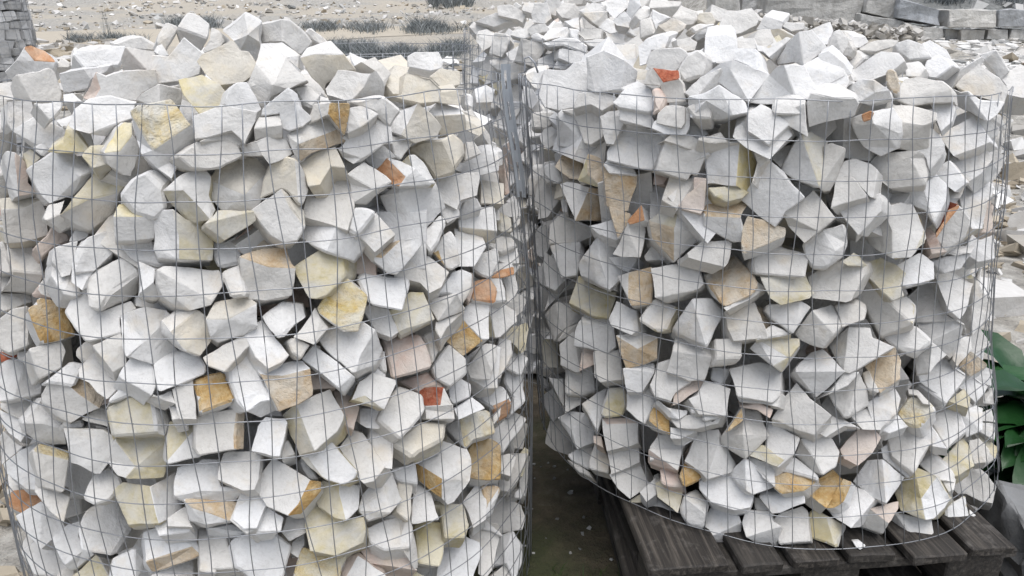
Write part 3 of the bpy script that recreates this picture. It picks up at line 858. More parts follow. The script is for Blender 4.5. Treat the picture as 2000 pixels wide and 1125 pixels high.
w 0|520,600 590,380* 720,410 850,440 760,570 720,650 620,620*|
w 0|440,520 560,450 540,600 500,610
w 0|640,290 700,220 830,240 840,310 720,330 680,345
w 0|680,350 740,315 820,390 800,420 700,400
ww 0|800,420 980,365 1130,380 1230,450 1220,520* 1000,470 860,480 840,450*|1000,440
w 0|960,470 1220,510 1230,590 1080,620 960,570
w 0|760,580 960,480 950,580 900,660 760,650
w 0|910,660 950,575 1080,630 1020,680
w 0|800,370 870,280 1040,270 1070,370 960,365 830,390
w 0|1050,270 1160,290 1160,400 1080,370
w 0|480,340 540,280 640,270 690,350 600,380
w 0|370,150 360,60 480,50 640,130 600,220 550,190
w 0|500,60 540,20 600,60 560,90
w 0|600,100 620,20 780,20 830,100 700,130
w 0|690,130 720,40 840,30 880,180 820,230 700,220
w 0|840,130 840,0 950,-20 1000,60 960,160
w 0|930,100 1000,30 1110,40 1180,130 1150,200 990,170
w 0|1000,200 1150,170 1160,290 1080,260
w 0|1160,110 1280,20 1420,60 1430,130 1200,120
w 0|1190,130 1430,110 1440,190 1380,280 1300,230
w 0|1420,100 1430,0 1600,-20 1640,60 1500,180
w 0|1480,200 1600,110 1660,190 1640,270 1520,250
w 0|1610,140 1650,-20 1740,-20 1760,60 1650,200
w 0|1660,260 1760,80 1870,120 1850,170 1680,250
w 0|1700,360 1640,320 1680,250 1850,160 1900,320
w 0|1380,290 1440,190 1500,210 1520,320 1460,330
w 0|1140,320 1220,260 1380,290 1360,370 1200,400
w 0|1200,400 1360,370 1500,400 1440,460 1340,460 1260,450
w 0|1330,480 1480,420 1730,410 1740,430 1550,480 1350,490
w 0|1000,0 1120,-60 1200,-20 1180,40 1020,50
w 0|1240,0 1340,-70 1430,0 1300,30
w 0|1460,-20 1560,-90 1640,-40 1580,-5
w 0|220,840 290,640 370,700 360,800
w 0|280,590 400,560 510,620 370,690 290,630
"""
def parse():
    out = []; key = None
    for ln in DATA.strip().splitlines():
        if ln[0] == '@':
            q = ln[1:].split(); key = q[0]; ox, oy = float(q[1]), float(q[2]); sc = float(q[3]) if len(q) > 3 else 3.99
            continue
        a, b, *c = ln.split('|')
        cols, dep = a.split(); pts = []; marks = []
        for w in b.split():
            if w.endswith('*'): marks.append(len(pts)); w = w[:-1]
            x, y = w.split(','); pts.append((ox + float(x) / sc, oy + float(y) / sc))
        inner = None
        if c and c[0].strip():
            x, y = c[0].split(','); inner = (ox + float(x) / sc, oy + float(y) / sc)
        area = abs(sum(pts[i][0] * pts[(i + 1) % len(pts)][1] - pts[(i + 1) % len(pts)][0] * pts[i][1] for i in range(len(pts)))) / 2
        out.append(dict(cage=key, cols=cols, dep=int(dep), pts=pts, marks=marks, inner=inner, area=area))
    return out

def perp(p, a, b):
    ax, ay = a; bx, by = b; L = math.hypot(bx - ax, by - ay) or 1e-6
    return abs((p[0] - ax) * (by - ay) - (p[1] - ay) * (bx - ax)) / L

def stone_geo(s):
    """front facets with depth, a back that narrows away from the viewer; returns verts, faces, colour index per face"""
    pts = s['pts']; n = len(pts); cx = sum(p[0] for p in pts) / n; cy = sum(p[1] for p in pts) / n
    pts = [(cx + (x - cx) * 1.04, cy + (y - cy) * 1.04) for x, y in pts]
    ymax = max(p[1] for p in pts); cage = CAGES[s['cage']] if s['cage'] != 'G' else None
    if cage is None:
        d = ray(cx, cy); t0 = (ZB + 0.004 - CAM_H) / d.z
    else:
        d = ray(cx, cy); t0, ok = cage.hit(d)
        p = CAM + d * t0
        if p.z > cage.zt - 0.09:                         # heap stone: stands where its foot meets the heap
            t1, ok = cage.hit(ray(cx, cy * 0.35 + ymax * 0.65)); t0 = min(t0, t1) if ok else t0
            t0 -= 0.01
        else: t0 += 0.004 + 0.010 * min(1.6, s['area'] / 9000.0)   # small pieces sit proud of the big ones
    t0 += s['dep'] * (rng.uniform(0.045, 0.065) if s['dep'] > 0 else 0.006)
    mpp = t0 / F_PX                                      # metres per picture unit at that distance
    size = sqrt(s['area']) * mpp
    marks = s['marks']; inner = s['inner']
    if len(marks) == 2 and not inner and (marks[1] - marks[0]) % n in (1, n - 1): marks = []
    off = [0.0] * n; faces = []; io = 0.0
    jit = lambda a: 1 + rng.uniform(-a, a)
    if len(marks) >= 3 and inner:
        k = 0.62
        for i in range(n):
            dd = math.hypot(pts[i][0] - inner[0], pts[i][1] - inner[1]) * mpp
            off[i] = dd * (k if i in marks else k * 1.12) * jit(0.12)
        m = len(marks)
        for a in range(m):
            i, j = marks[a], marks[(a + 1) % m]; run = [i]
            while run[-1] != j: run.append((run[-1] + 1) % n)
            faces.append(run + [n])
    elif len(marks) == 2:
        a, b = marks; A, B = pts[a], pts[b]
        run1 = [a]
        while run1[-1] != b: run1.append((run1[-1] + 1) % n)
        run2 = [b]
        while run2[-1] != a: run2.append((run2[-1] + 1) % n)
        rp = [A] + ([inner] if inner else []) + [B]
        def dist(p): 
            if inner: return min(perp(p, A, inner), perp(p, inner, B))
            return perp(p, A, B)
        w1 = max([dist(pts[i]) for i in run1[1:-1]] or [1]); w2 = max([dist(pts[i]) for i in run2[1:-1]] or [1])
        for run, w, wo in ((run1, w1, w2), (run2, w2, w1)):
            k = min(1.5, max(0.30, wo / max(w, 1e-3))) * 0.72
            for i in run[1:-1]: off[i] = dist(pts[i]) * mpp * k * jit(0.10)
        if inner: faces = [run1 + [n], run2 + [n]]
        else: faces = [run1, run2]
    else:
        inner = None
        # one cut face with its own slight tilt, broken by a shallow ridge
        th = rng.uniform(0, 2 * pi); tl = rng.uniform(0.05, 0.32)
        gx, gy = cos(th) * tl, sin(th) * tl - 0.30      # upper edge lies further back
        if s['dep'] == 0 and n >= 5 and rng.random() < 0.45:
            a = rng.randrange(n); b = (a + n // 2) % n
        else: a = b = None
        for i in range(n):
            x, y = (pts[i][0] - cx) * mpp, (pts[i][1] - cy) * mpp
            o = gx * x + gy * y
            if a is not None: o += perp(pts[i], pts[a], pts[b]) * mpp * rng.uniform(0.10, 0.30)
            off[i] = o
        mn = min(off); off = [o - mn for o in off]
        if a is not None:
            a, b = min(a, b), max(a, b)
            faces = [list(range(a, b + 1)), list(range(b, n)) + list(range(0, a + 1))]
        else: faces = [list(range(n))]
    cols = s['cols']
    ex = 0.0
    if cage is not None:                                 # keep the stone behind its mesh
        for _ in range(6):
            ex = 0.0
            for (x, y), o in list(zip(pts, off)) + ([(inner, io)] if inner else []):
                p = CAM + ray(x, y) * (t0 + o)
                if p.z > cage.zt - 0.03: continue
                ax, ay, rr = cage.at(p.z)
                ex = max(ex, math.hypot(p.x - ax, p.y - ay) - rr - 0.004)
            if ex <= 0: break
            t0 += max(0.004, ex * 0.8)
    V = []
    for (x, y), o in zip(pts, off): V.append(CAM + ray(x, y) * (t0 + o))
    if inner: V.append(CAM + ray(*inner) * (t0 + io))
    if cage is not None and ex > 0.008:                  # still bulging through the mesh: move it in bodily
        ax, ay, rr = cage.at(0.5); q = sum(V, Vector()) / len(V)
        mv = Vector((ax - q.x, ay - q.y, 0)).normalized() * (ex - 0.004); V = [v + mv for v in V]
    F = []; C = []
    for i, f in enumerate(faces):
        c = cols[min(i, len(cols) - 1)]
        F.append(f); C.append(MIDX[c])
    main = MIDX[cols[-1]] if cols[-1] in 'wckp' else MIDX['w']   # crusts are one weathered face; the split sides are white
    nb = len(V); mo = max(off)
    depth = max(0.05, min(0.13, size * 0.95))
    if cage is None: depth = 0.012
    # the block goes on behind its front at a slant, so a shaded flank shows wherever the neighbours leave room
    single = len(faces) == 1 or not (len(s['marks']) >= 2)
    sl = rng.uniform(0.22, 0.62) if single else rng.uniform(0.10, 0.30)
    if s['dep'] < 0: depth, sl = 0.012, 0.0
    th = rng.uniform(-pi * 0.92, -pi * 0.08) if rng.random() < 0.68 else rng.uniform(0, 2 * pi)
    lx, lz = cos(th) * sl, sin(th) * sl
    if cage is not None:
        wx = (CAM + ray(cx, cy) * t0).x - cage.at(0.6)[0]
        if abs(wx) > 0.3: lx = -abs(lx) * (1 if wx > 0 else -1)
    side = Vector((1, 0, 0)); up = Vector((0, sin(PITCH), cos(PITCH)))
    axis = (ray(cx, cy) + side * lx + up * lz).normalized() * depth
    fc = sum((V[i] for i in range(n)), Vector()) / n
    tx, ty = rng.uniform(-0.12, 0.12), rng.uniform(-0.12, 0.12)
    for i in range(n):
        w = V[i] - fc
        V.append(fc + w * 0.95 + axis * (1 + tx * w.x / max(size, 1e-3) + ty * w.z / max(size, 1e-3)))
    for i in range(n):
        j = (i + 1) % n
        F.append([j, i, nb + i, nb + j]); C.append(main)
    F.append([nb + i for i in range(n)][::-1]); C.append(main)
    return V, F, C, size, off

def finish(V, F, C, tone, detail=True, amp=1.0, bev=0.0011):
    """roughen a stone: worn edges, chipped relief"""
    bm = bmesh.new()
    vs = [bm.verts.new(v) for v in V]
    for f, c in zip(F, C):
        try:
            fc = bm.faces.new([vs[i] for i in f]); fc.material_index = c
        except ValueError: pass
    bmesh.ops.recalc_face_normals(bm, faces=bm.faces)
    if detail:
        bmesh.ops.bevel(bm, geom=list(bm.edges), offset=bev * 0.7 + 0.0042 * rng.random() ** 3.5, offset_type='OFFSET', segments=1, affect='EDGES', profile=0.5, clamp_overlap=True, material=-1)
        bmesh.ops.triangulate(bm, faces=bm.faces)
        for lim in (0.045, 0.022, 0.013):
            es = [e for e in bm.edges if e.calc_length() > lim]
            if es: bmesh.ops.subdivide_edges(bm, edges=es, cuts=1, use_grid_fill=False)
            bmesh.ops.triangulate(bm, faces=[f for f in bm.faces if len(f.verts) > 3])
        bm.normal_update()
        o = Vector((rng.uniform(0, 50), rng.uniform(0, 50), rng.uniform(0, 50)))
        mv = []
        for v in bm.verts:
            q = v.co + o
            h = noise.noise(q * 20) * 0.0028 + noise.noise(q * 60) * 0.0016
            r = noise.noise(q * 13)
            if r > 0.3: h -= (r - 0.3) * 0.012          # shallow conchoidal scoops
            mv.append((v, v.normal * h * amp))
        for v, m in mv: v.co += m
        bm.normal_update()
        for f in bm.faces: f.smooth = True
        for e in bm.edges:
            e.smooth = not (len(e.link_faces) == 2 and e.calc_face_angle(0) > 0.42)
    return bm

def bm_tone(bm, tone):
    lay = bm.faces.layers.float.get('tone') or bm.faces.layers.float.new('tone')
    for f in bm.faces: f[lay] = tone

def to_mesh(name, bm, origin=None):
    if origin is not None: bmesh.ops.translate(bm, verts=bm.verts, vec=-origin)
    me = bpy.data.meshes.new(name); bm.to_mesh(me); bm.free()
    for k in MLIST: me.materials.append(MATS[k])
    return me

class Bulk:
    """many pieces joined in one mesh"""
    def __init__(s): s.v = []; s.f = []; s.m = []; s.t = []; s.sm = []
    def add_bm(s, bm, tone):
        o = len(s.v); bm.verts.index_update()
        s.v += [v.co[:] for v in bm.verts]
        for f in bm.faces:
            s.f.append([v.index + o for v in f.verts]); s.m.append(f.material_index); s.t.append(tone)
        bm.free()
    def add(s, V, F, m, tone):
        o = len(s.v); s.v += [tuple(v) for v in V]
        for f in F: s.f.append([i + o for i in f]); s.m.append(m); s.t.append(tone)
    def mesh(s, name, mats):
        me = bpy.data.meshes.new(name); me.from_pydata(s.v, [], s.f)
        me.polygons.foreach_set('material_index', s.m)
        a = me.attributes.new('tone', 'FLOAT', 'FACE'); a.data.foreach_set('value', s.t)
        for k in mats: me.materials.append(k)
        me.update(); return me

CUBE_F = [(0, 3, 2, 1), (4, 5, 6, 7), (0, 1, 5, 4), (1, 2, 6, 5), (2, 3, 7, 6), (3, 0, 4, 7)]
def rough_box(c, sx, sy, sz, rot, j=0.18):
    V = []
    for z in (-1, 1):
        for x, y in ((-1, -1), (1, -1), (1, 1), (-1, 1)):
            v = Vector((x * sx * (0.5 + rng.uniform(-j, j) * 0.5), y * sy * (0.5 + rng.uniform(-j, j) * 0.5), z * sz * (0.5 + rng.uniform(-j, j) * 0.5)))
            V.append(rot @ v + c)
    return V, [list(f) for f in CUBE_F]
def rand_rot():
    return Matrix.Rotation(rng.uniform(0, 2 * pi), 3, 'Z') @ Matrix.Rotation(rng.uniform(-0.7, 0.7), 3, 'X') @ Matrix.Rotation(rng.uniform(-0.7, 0.7), 3, 'Y')

# ------------------------------------------------------------------ the setting
def smooth(a, b, x):
    t = max(0.0, min(1.0, (x - a) / (b - a))); return t * t * (3 - 2 * t)
def ground_h(x, y):
    left = 0.0
    for (a, za), (b, zb) in zip(GP, GP[1:]):
        if a <= y <= b: left = za + (zb - za) * (y - a) / (b - a); break
    else: left = GP[-1][1] if y > GP[-1][0] else 0.0
    right = 0.62 * smooth(7, 16, y)
    right += 7.0 * smooth(17.3, 34, y)
    w = smooth(3.0, 6.5, x - 0.02 * y)
    z = left * (1 - w) + right * w
    z -= 0.15 * (1 - smooth(5, 12, y))
    if y > 5: z += noise.noise(Vector((x * 0.5, y * 0.35, 0))) * 0.05 * smooth(5, 12, y)
    if y > 12: z += noise.noise(Vector((x * 0.13, y * 0.12, 4))) * 0.10 * smooth(12, 20, y)
    return z
GP = [(-60, 0), (13, 0), (20, 0.22), (30, 0.66), (45, 1.45), (80, 5.5), (140, 16), (400, 60)]
def on_ground(px, py):
    d = ray(px, py); t = 2.0
    while t < 400:
        p = CAM + d * t
        if p.z < ground_h(p.x, p.y): return p
        t += 0.05 + t * 0.004
    return None

def ground_mat(nt, b):
    k = N(nt); P = k.pos()
    sx = k.n('ShaderNodeSeparateXYZ'); k.l(P, sx.inputs[0])
    n1 = k.noise(1.1, 6, 0.65, P); n2 = k.noise(9, 6, 0.7, P); n3 = k.noise(45, 4, 0.7, P)
    pale = k.ramp(n2, (0.3, (0.17, 0.16, 0.142)), (0.5, (0.31, 0.295, 0.265)), (0.68, (0.47, 0.455, 0.42)))
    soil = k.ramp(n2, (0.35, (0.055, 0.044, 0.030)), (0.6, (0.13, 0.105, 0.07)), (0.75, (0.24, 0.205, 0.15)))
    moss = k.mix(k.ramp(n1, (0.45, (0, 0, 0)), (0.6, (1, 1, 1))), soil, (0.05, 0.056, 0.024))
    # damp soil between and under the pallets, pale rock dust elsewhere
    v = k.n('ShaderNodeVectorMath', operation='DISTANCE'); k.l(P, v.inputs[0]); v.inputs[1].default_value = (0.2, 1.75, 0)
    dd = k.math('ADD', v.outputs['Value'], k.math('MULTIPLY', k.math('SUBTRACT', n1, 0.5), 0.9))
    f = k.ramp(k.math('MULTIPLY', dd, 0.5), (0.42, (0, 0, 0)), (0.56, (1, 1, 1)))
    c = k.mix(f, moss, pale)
    # sandy wash in places further off
    sand = k.mix(n3, (0.34, 0.305, 0.25), (0.41, 0.375, 0.315))
    fs = k.math('MULTIPLY', k.ramp(k.noise(0.16, 3, 0.5, P), (0.46, (0, 0, 0)), (0.56, (1, 1, 1))), k.ramp(k.math('MULTIPLY', sx.outputs['Y'], 0.02), (0.2, (0, 0, 0)), (0.34, (1, 1, 1))))
    c = k.mix(fs, c, sand)
    # grey scree of the bank behind the block wall
    fb = k.math('MULTIPLY', k.ramp(k.math('MULTIPLY', sx.outputs['Y'], 0.02), (0.345, (0, 0, 0)), (0.36, (1, 1, 1))), k.ramp(k.math('MULTIPLY', sx.outputs['X'], 0.05), (0.27, (0, 0, 0)), (0.33, (1, 1, 1))))
    scree = k.ramp(n2, (0.35, (0.10, 0.105, 0.10)), (0.6, (0.19, 0.195, 0.19)), (0.78, (0.34, 0.34, 0.33)))
    c = k.mix(fb, c, scree)
    k.l(c, b.inputs['Base Color']); b.inputs['Roughness'].default_value = 0.95
    bb = k.bump(n2, 0.8, 0.05, None); k.bump(n3, 0.7, 0.012, b, bb)
M_GROUND = mat('quarry_ground', ground_mat)

def build_ground():
    xs = sorted(set([round(-40 + i * 2.0, 3) for i in range(41)] + [round(-6 + i * 0.35, 3) for i in range(50)] + [-400, -200, -100, -60, 60, 100, 200, 400]))
    ys = [-60, -20, -8, -3] + [i * 0.4 for i in range(0, 50)] + [20 + i * 0.8 for i in range(1, 40)] + [55, 60, 70, 80, 100, 140, 200, 300, 400]
    V = [(x, y, ground_h(x, y)) for y in ys for x in xs]; nx = len(xs)
    F = [(j * nx + i, j * nx + i + 1, (j + 1) * nx + i + 1, (j + 1) * nx + i) for j in range(len(ys) - 1) for i in range(nx - 1)]
    me = bpy.data.meshes.new('ground'); me.from_pydata(V, [], F); me.materials.append(M_GROUND)
    for p in me.polygons: p.use_smooth = True
    link('ground', me, kind='structure')
build_ground()

def strip_mat(nt, b):
    k = N(nt); P = k.pos()
    c = k.mix(k.noise(2.2, 5, 0.6, P), (0.355, 0.313, 0.248), (0.42, 0.38, 0.312))
    c = k.mix(k.math('MULTIPLY', k.ramp(k.noise(26, 4, 0.7, P), (0.6, (0, 0, 0)), (0.7, (1, 1, 1))), 0.5), c, (0.62, 0.58, 0.51))
    k.l(c, b.inputs['Base Color']); b.inputs['Roughness'].default_value = 0.95
    k.bump(k.noise(14, 5, 0.65, P), 0.4, 0.02, b)
M_TRACK = mat('sandy_track', strip_mat)
def track(pts_lo, pts_hi):
    """a sandy wheel track across the quarry floor, laid just over the ground"""
    V = []; F = []; n = 60; m = 8
    def edge(pts, u):
        x = pts[0][0] + (pts[-1][0] - pts[0][0]) * u
        for (a, b), (c, d) in zip(pts, pts[1:]):
            if a <= x <= c: return x, b + (d - b) * (x - a) / (c - a)
        return pts[-1]
    for i in range(n + 1):
        u = i / n; x0, y0 = edge(pts_lo, u); x1, y1 = edge(pts_hi, u)
        w = noise.noise(Vector((u * 14, 0, 3))) * 0.5
        for j in range(m + 1):
            v = j / m; x = x0 + (x1 - x0) * v; y = y0 + (y1 - y0) * v + w
            V.append((x, y, ground_h(x, y) + 0.012))
    for i in range(n):
        for j in range(m):
            a = i * (m + 1) + j; F.append((a, a + m + 1, a + m + 2, a + 1))
    me = bpy.data.meshes.new('track'); me.from_pydata(V, [], F); me.materials.append(M_TRACK)
    link('dirt_track', me, kind='structure')
track([(-26, 20.5), (-8, 20), (-4, 24), (8, 30)], [(-26, 27), (-8, 27), (-4, 28), (8, 36)])

# rubble over the quarry floor
def rub_mat(a, c):
    def f(nt, b):
        k = N(nt); P = k.pos()
        col = k.mix(k.attr('tone'), a, c)
        col = k.mix(0.6, col, k.ramp(k.noise(12, 4, 0.6, P), (0.3, (0.72, 0.7, 0.67)), (0.7, (1, 1, 1))), 'MULTIPLY')
        k.l(col, b.inputs['Base Color']); b.inputs['Roughness'].default_value = 0.9
        k.bump(k.noise(40, 4, 0.6, P), 0.4, 0.01, b)
    return f
M_RUB = mat('pale_rubble', rub_mat((0.56, 0.55, 0.535), (0.30, 0.28, 0.245)))
M_RUBW = mat('ochre_rubble', rub_mat((0.42, 0.37, 0.29), (0.24, 0.20, 0.145)))
M_RUBP = mat('white_rubble', rub_mat((0.70, 0.695, 0.68), (0.50, 0.485, 0.46)))
M_RUBG = mat('grey_rubble', rub_mat((0.48, 0.48, 0.47), (0.14, 0.145, 0.14)))
def rock(B, x, y, s, m, z=None, flat=0.6):
    z = ground_h(x, y) if z is None else z
    V, F = rough_box(Vector((x, y, z + s * flat * 0.3)), s * rng.uniform(0.7, 1.4), s * rng.uniform(0.7, 1.2), s * flat, rand_rot() if flat > 0.4 else Matrix.Rotation(rng.uniform(0, 6.3), 3, 'Z') @ Matrix.Rotation(rng.uniform(-0.25, 0.25), 3, 'X'), 0.45)
    B.add(V, F, m, rng.random() ** 1.3)
def rubble():
    B = Bulk()
    n = 0
    while n < 9000:
        y = 3.0 + 45 * rng.random() ** 1.5; x = rng.uniform(-0.74, 0.74) * y
        dens = 0.5 + 0.9 * noise.noise(Vector((x * 0.35, y * 0.3, 9)))
        if x > 3 + 0.05 * y: dens += 0.35
        if -26 < x < 8 and 20.2 < y + 0.3 * noise.noise(Vector((x, 0, 0))) < 27: dens *= 0.02
        if y < 5 and -1.4 < x < 1.4: continue
        if 15.2 < y < 18 and x > 4.5: continue
        n += 1
        if rng.random() > dens: continue
        s = 0.03 + 0.20 * rng.random() ** 4 + 0.0018 * y
        rock(B, x, y, s, 1 if (x > 6 and y > 17) else rng.choice((0, 0, 0, 2, 3, 1)), flat=0.45)
    for i in range(700):                                   # tumbled heap below the block wall
        px = rng.uniform(1760, 2060); py = rng.uniform(58, 165)
        p = on_ground(px, py)
        if p and p.y < 15.9: rock(B, p.x, p.y, rng.uniform(0.06, 0.22), 3 if rng.random() < 0.85 else 1, flat=0.35)
    for i in range(260):                                   # rocks beyond the left heap
        p = on_ground(rng.uniform(40, 270), rng.uniform(82, 190))
        if p: rock(B, p.x, p.y, rng.uniform(0.10, 0.34), 2 if rng.random() < 0.4 else 0, flat=0.4)
    for i in range(900):                                   # flat shards along the right of the cage
        x = rng.uniform(1.55, 4.5); y = rng.uniform(1.9, 7)
        rock(B, x, y, rng.uniform(0.03, 0.12), 2 if rng.random() < 0.7 else 0, flat=0.3)
    for i in range(260):
        x = rng.uniform(-2.6, -1.25); y = rng.uniform(0.9, 2.6)
        rock(B, x, y, rng.uniform(0.02, 0.09), 2, flat=0.45)
    link('rubble', B.mesh('rubble', [M_RUB, M_RUBG, M_RUBW, M_RUBP]), kind='stuff')
rubble()
def pebbles():
    B = Bulk()
    for i in range(170):
        x = rng.uniform(-0.15, 0.55); y = rng.uniform(0.7, 2.1)
        rock(B, x, y, rng.uniform(0.003, 0.010), 1, flat=0.5)
    link('gravel', B.mesh('gravel', [M_RUB, M_RUBG]), kind='stuff')
pebbles()

def weed_mat(nt, b):
    k = N(nt); c = k.mix(k.attr('tone'), (0.085, 0.10, 0.105), (0.26, 0.275, 0.275))
    k.l(c, b.inputs['Base Color']); b.inputs['Roughness'].default_value = 0.8
M_WEED = mat('weed_leaf', weed_mat)
def grass_mat(nt, b):
    k = N(nt); c = k.mix(k.attr('tone'), (0.03, 0.06, 0.015), (0.075, 0.10, 0.03))
    k.l(c, b.inputs['Base Color']); b.inputs['Roughness'].default_value = 0.8
M_GRASS = mat('grass_blade', grass_mat)
def blade(B, x, y, z, h, w, lean, m=0):
    a = rng.uniform(0, 2 * pi); dx, dy = cos(a) * w, sin(a) * w
    b2 = rng.uniform(0, 2 * pi); lx, ly = cos(b2) * lean * h, sin(b2) * lean * h
    V = [(x - dx, y - dy, z), (x + dx, y + dy, z), (x + lx * 0.4 + dx * 0.7, y + ly * 0.4 + dy * 0.7, z + h * 0.6), (x + lx * 0.4 - dx * 0.7, y + ly * 0.4 - dy * 0.7, z + h * 0.6), (x + lx, y + ly, z + h)]
    B.add(V, [(0, 1, 2, 3), (3, 2, 4)], m, rng.random())
def weeds():
    B = Bulk()
    spots = [(340, 425, 47, 54, 500, 0.35), (590, 700, 50, 60, 420, 0.3), (690, 850, 50, 62, 700, 0.32), (810, 830, 40, 66, 160, 0.5),
             (640, 720, 78, 112, 900, 0.42), (720, 800, 88, 122, 1100, 0.42), (850, 900, 85, 112, 700, 0.42),
             (150, 180, 72, 84, 200, 0.3), (205, 270, 70, 84, 260, 0.28), (820, 915, -2, 14, 500, 0.5), (900, 930, 50, 64, 120, 0.3),
             (760, 880, 56, 64, 300, 0.22), (1760, 2000, -6, 10, 260, 0.6)]
    for x0, x1, y0, y1, n, h in spots:
        cl = [(rng.uniform(x0, x1), rng.uniform(y0 + (y1 - y0) * 0.5, y1)) for _ in range(max(3, n // 70))]
        for i in range(n):
            c = rng.choice(cl)
            p = on_ground(c[0] + rng.gauss(0, (x1 - x0) * 0.05 + 3), c[1] + rng.gauss(0, 2.6))
            if not p: continue
            for q in range(3):
                hh = h * rng.uniform(0.15, 1.0) ** 1.3 * (p.y / 22)
                blade(B, p.x + rng.gauss(0, 0.12), p.y + rng.gauss(0, 0.12), p.z - 0.02, hh, 0.0045 * p.y / 12, 0.9)
    for px, py, h in ((213, 78, 1.1), (137, 80, 0.6), (216, 80, 0.8), (812, 62, 0.9), (840, 60, 0.7), (1455, 40, 0.5), (240, 80, 0.5)):
        p = on_ground(px, py)
        for i in range(12): blade(B, p.x + rng.gauss(0, 0.07), p.y, p.z, h * rng.uniform(0.3, 1), 0.006, 0.16)
    link('weeds', B.mesh('weeds', [M_WEED]), kind='stuff')
    G = Bulk()
    for i in range(900):
        x = rng.gauss(0.22, 0.10); y = rng.uniform(0.85, 1.6)
        if x < 0.05: continue
        blade(G, x, y, ground_h(x, y) - 0.003, rng.uniform(0.012, 0.05), 0.0016, 0.7)
    link('grass', G.mesh('grass', [M_GRASS]), kind='stuff')
weeds()

# the block retaining wall
def block_mat(nt, b):
    k = N(nt); P = k.pos(); t = k.attr('tone')
    c = k.mix(t, (0.56, 0.545, 0.51), (0.40, 0.42, 0.445))
    st = k.n('ShaderNodeMapping'); st.inputs['Scale'].default_value = (3.5, 3.5, 0.5); k.l(P, st.inputs['Vector'])
    c = k.mix(0.75, c, k.ramp(k.noise(1.6, 5, 0.65, st.outputs[0]), (0.3, (0.62, 0.62, 0.62)), (0.65, (1, 1, 1))), 'MULTIPLY')
    c = k.mix(0.6, c, k.ramp(k.noise(9, 5, 0.7, P), (0.3, (0.6, 0.58, 0.55)), (0.6, (1, 1, 1))), 'MULTIPLY')
    k.l(c, b.inputs['Base Color']); b.inputs['Roughness'].default_value = 0.9
    bb = k.bump(k.noise(7, 6, 0.65, P), 0.7, 0.06, None); k.bump(k.noise(40, 4, 0.6, P), 0.5, 0.012, b, bb)
M_BLOCK = mat('weathered_block', block_mat)
def wall_px(px, py, Y):
    d = ray(px, py); return CAM + d * (Y / d.y)
def build_wall():
    root = empty('retaining_wall', (7, 16, 0.5), label='weathered retaining wall of large sawn stone blocks at the foot of the grey bank', cat='wall')
    # each block: four front corners (picture order tl, tr, br, bl), distance, tone
    blocks = [((1500, -14, 1688, -6, 1676, 56, 1492, 40), 16.2, 0.15), ((1398, -30, 1446, -26, 1444, 22, 1396, 18), 16.4, 0.1),
              ((1450, -34, 1498, -24, 1490, 30, 1448, 22), 16.8, 0.5),
              ((1698, -22, 1756, -14, 1750, 40, 1690, 24), 16.05, 0.2), ((1757, -2, 1838, 17, 1836, 51, 1751, 35), 15.9, 0.95),
              ((1683, 26, 1766, 42, 1761, 80, 1675, 70), 15.95, 0.3), ((1768, 44, 1842, 56, 1840, 84, 1763, 82), 15.85, 0.25),
              ((1853, 17, 1948, 19, 1944, 54, 1855, 53), 15.7, 0.1), ((1952, 19, 2030, 19, 2028, 52, 1949, 53), 15.75, 0.85),
              ((2034, 18, 2120, 20, 2118, 54, 2032, 53), 15.7, 0.3), ((1840, 20, 1852, 21, 1853, 52, 1839, 52), 16.1, 0.9),
              ((1878, 58, 1926, 58, 1922, 84, 1876, 84), 15.75, 0.2), ((1930, 57, 1972, 56, 1968, 80, 1926, 82), 15.8, 0.35),
              ((1976, 56, 2040, 57, 2040, 82, 1972, 82), 15.8, 0.2), ((1560, -60, 1694, -50, 1690, -16, 1500, -16), 16.9, 0.4),
              ((1846, 56, 1874, 57, 1872, 84, 1844, 86), 15.9, 0.4)]
    for q, Y, tone in blocks:
        fr = [wall_px(q[i], q[i + 1], Y + rng.uniform(-0.04, 0.04)) for i in (0, 2, 4, 6)]
        V = [v - Vector((0, 0, 0)) for v in fr] + [Vector((v.x * 1.0, v.y + 0.8, v.z)) for v in fr]
        F = [(0, 3, 2, 1), (4, 5, 6, 7), (0, 1, 5, 4), (1, 2, 6, 5), (2, 3, 7, 6), (3, 0, 4, 7)]
        bm = finish(V, F, [0] * 6, tone, False)
        bmesh.ops.bevel(bm, geom=list(bm.edges), offset=0.012, segments=1, affect='EDGES', clamp_overlap=True)
        bmesh.ops.triangulate(bm, faces=bm.faces)
        for lim in (0.3, 0.15):
            bmesh.ops.subdivide_edges(bm, edges=[e for e in bm.edges if e.calc_length() > lim], cuts=1)
            bmesh.ops.triangulate(bm, faces=[f for f in bm.faces if len(f.verts) > 3])
        bm.normal_update()
        for v in bm.verts: v.co += v.normal * (noise.noise(v.co * 2.2) * 0.05 + noise.noise(v.co * 6) * 0.035 - 0.012)
        bm_tone(bm, tone)
        bmesh.ops.translate(bm, verts=bm.verts, vec=-root.location)
        me = bpy.data.meshes.new('stone_block'); bm.to_mesh(me); bm.free(); me.materials.append(M_BLOCK)
        link('stone_block', me, root)
    # earth and spalls packed under the left blocks
    B = Bulk()
    for i in range(700):
        px = rng.uniform(1470, 1800); py = 40 + (px - 1470) * 0.10 + rng.uniform(-14, 34)
        p = wall_px(px, py, rng.uniform(14.6, 15.9))
        s = rng.uniform(0.03, 0.03 + 0.17 * rng.random())
        V, F = rough_box(p - root.location, s * 1.4, s, s * 0.6, rand_rot(), 0.4); B.add(V, F, 0, rng.random())
    o = link('spalls', B.mesh('spalls', [M_RUB]), root, kind='stuff')
build_wall()
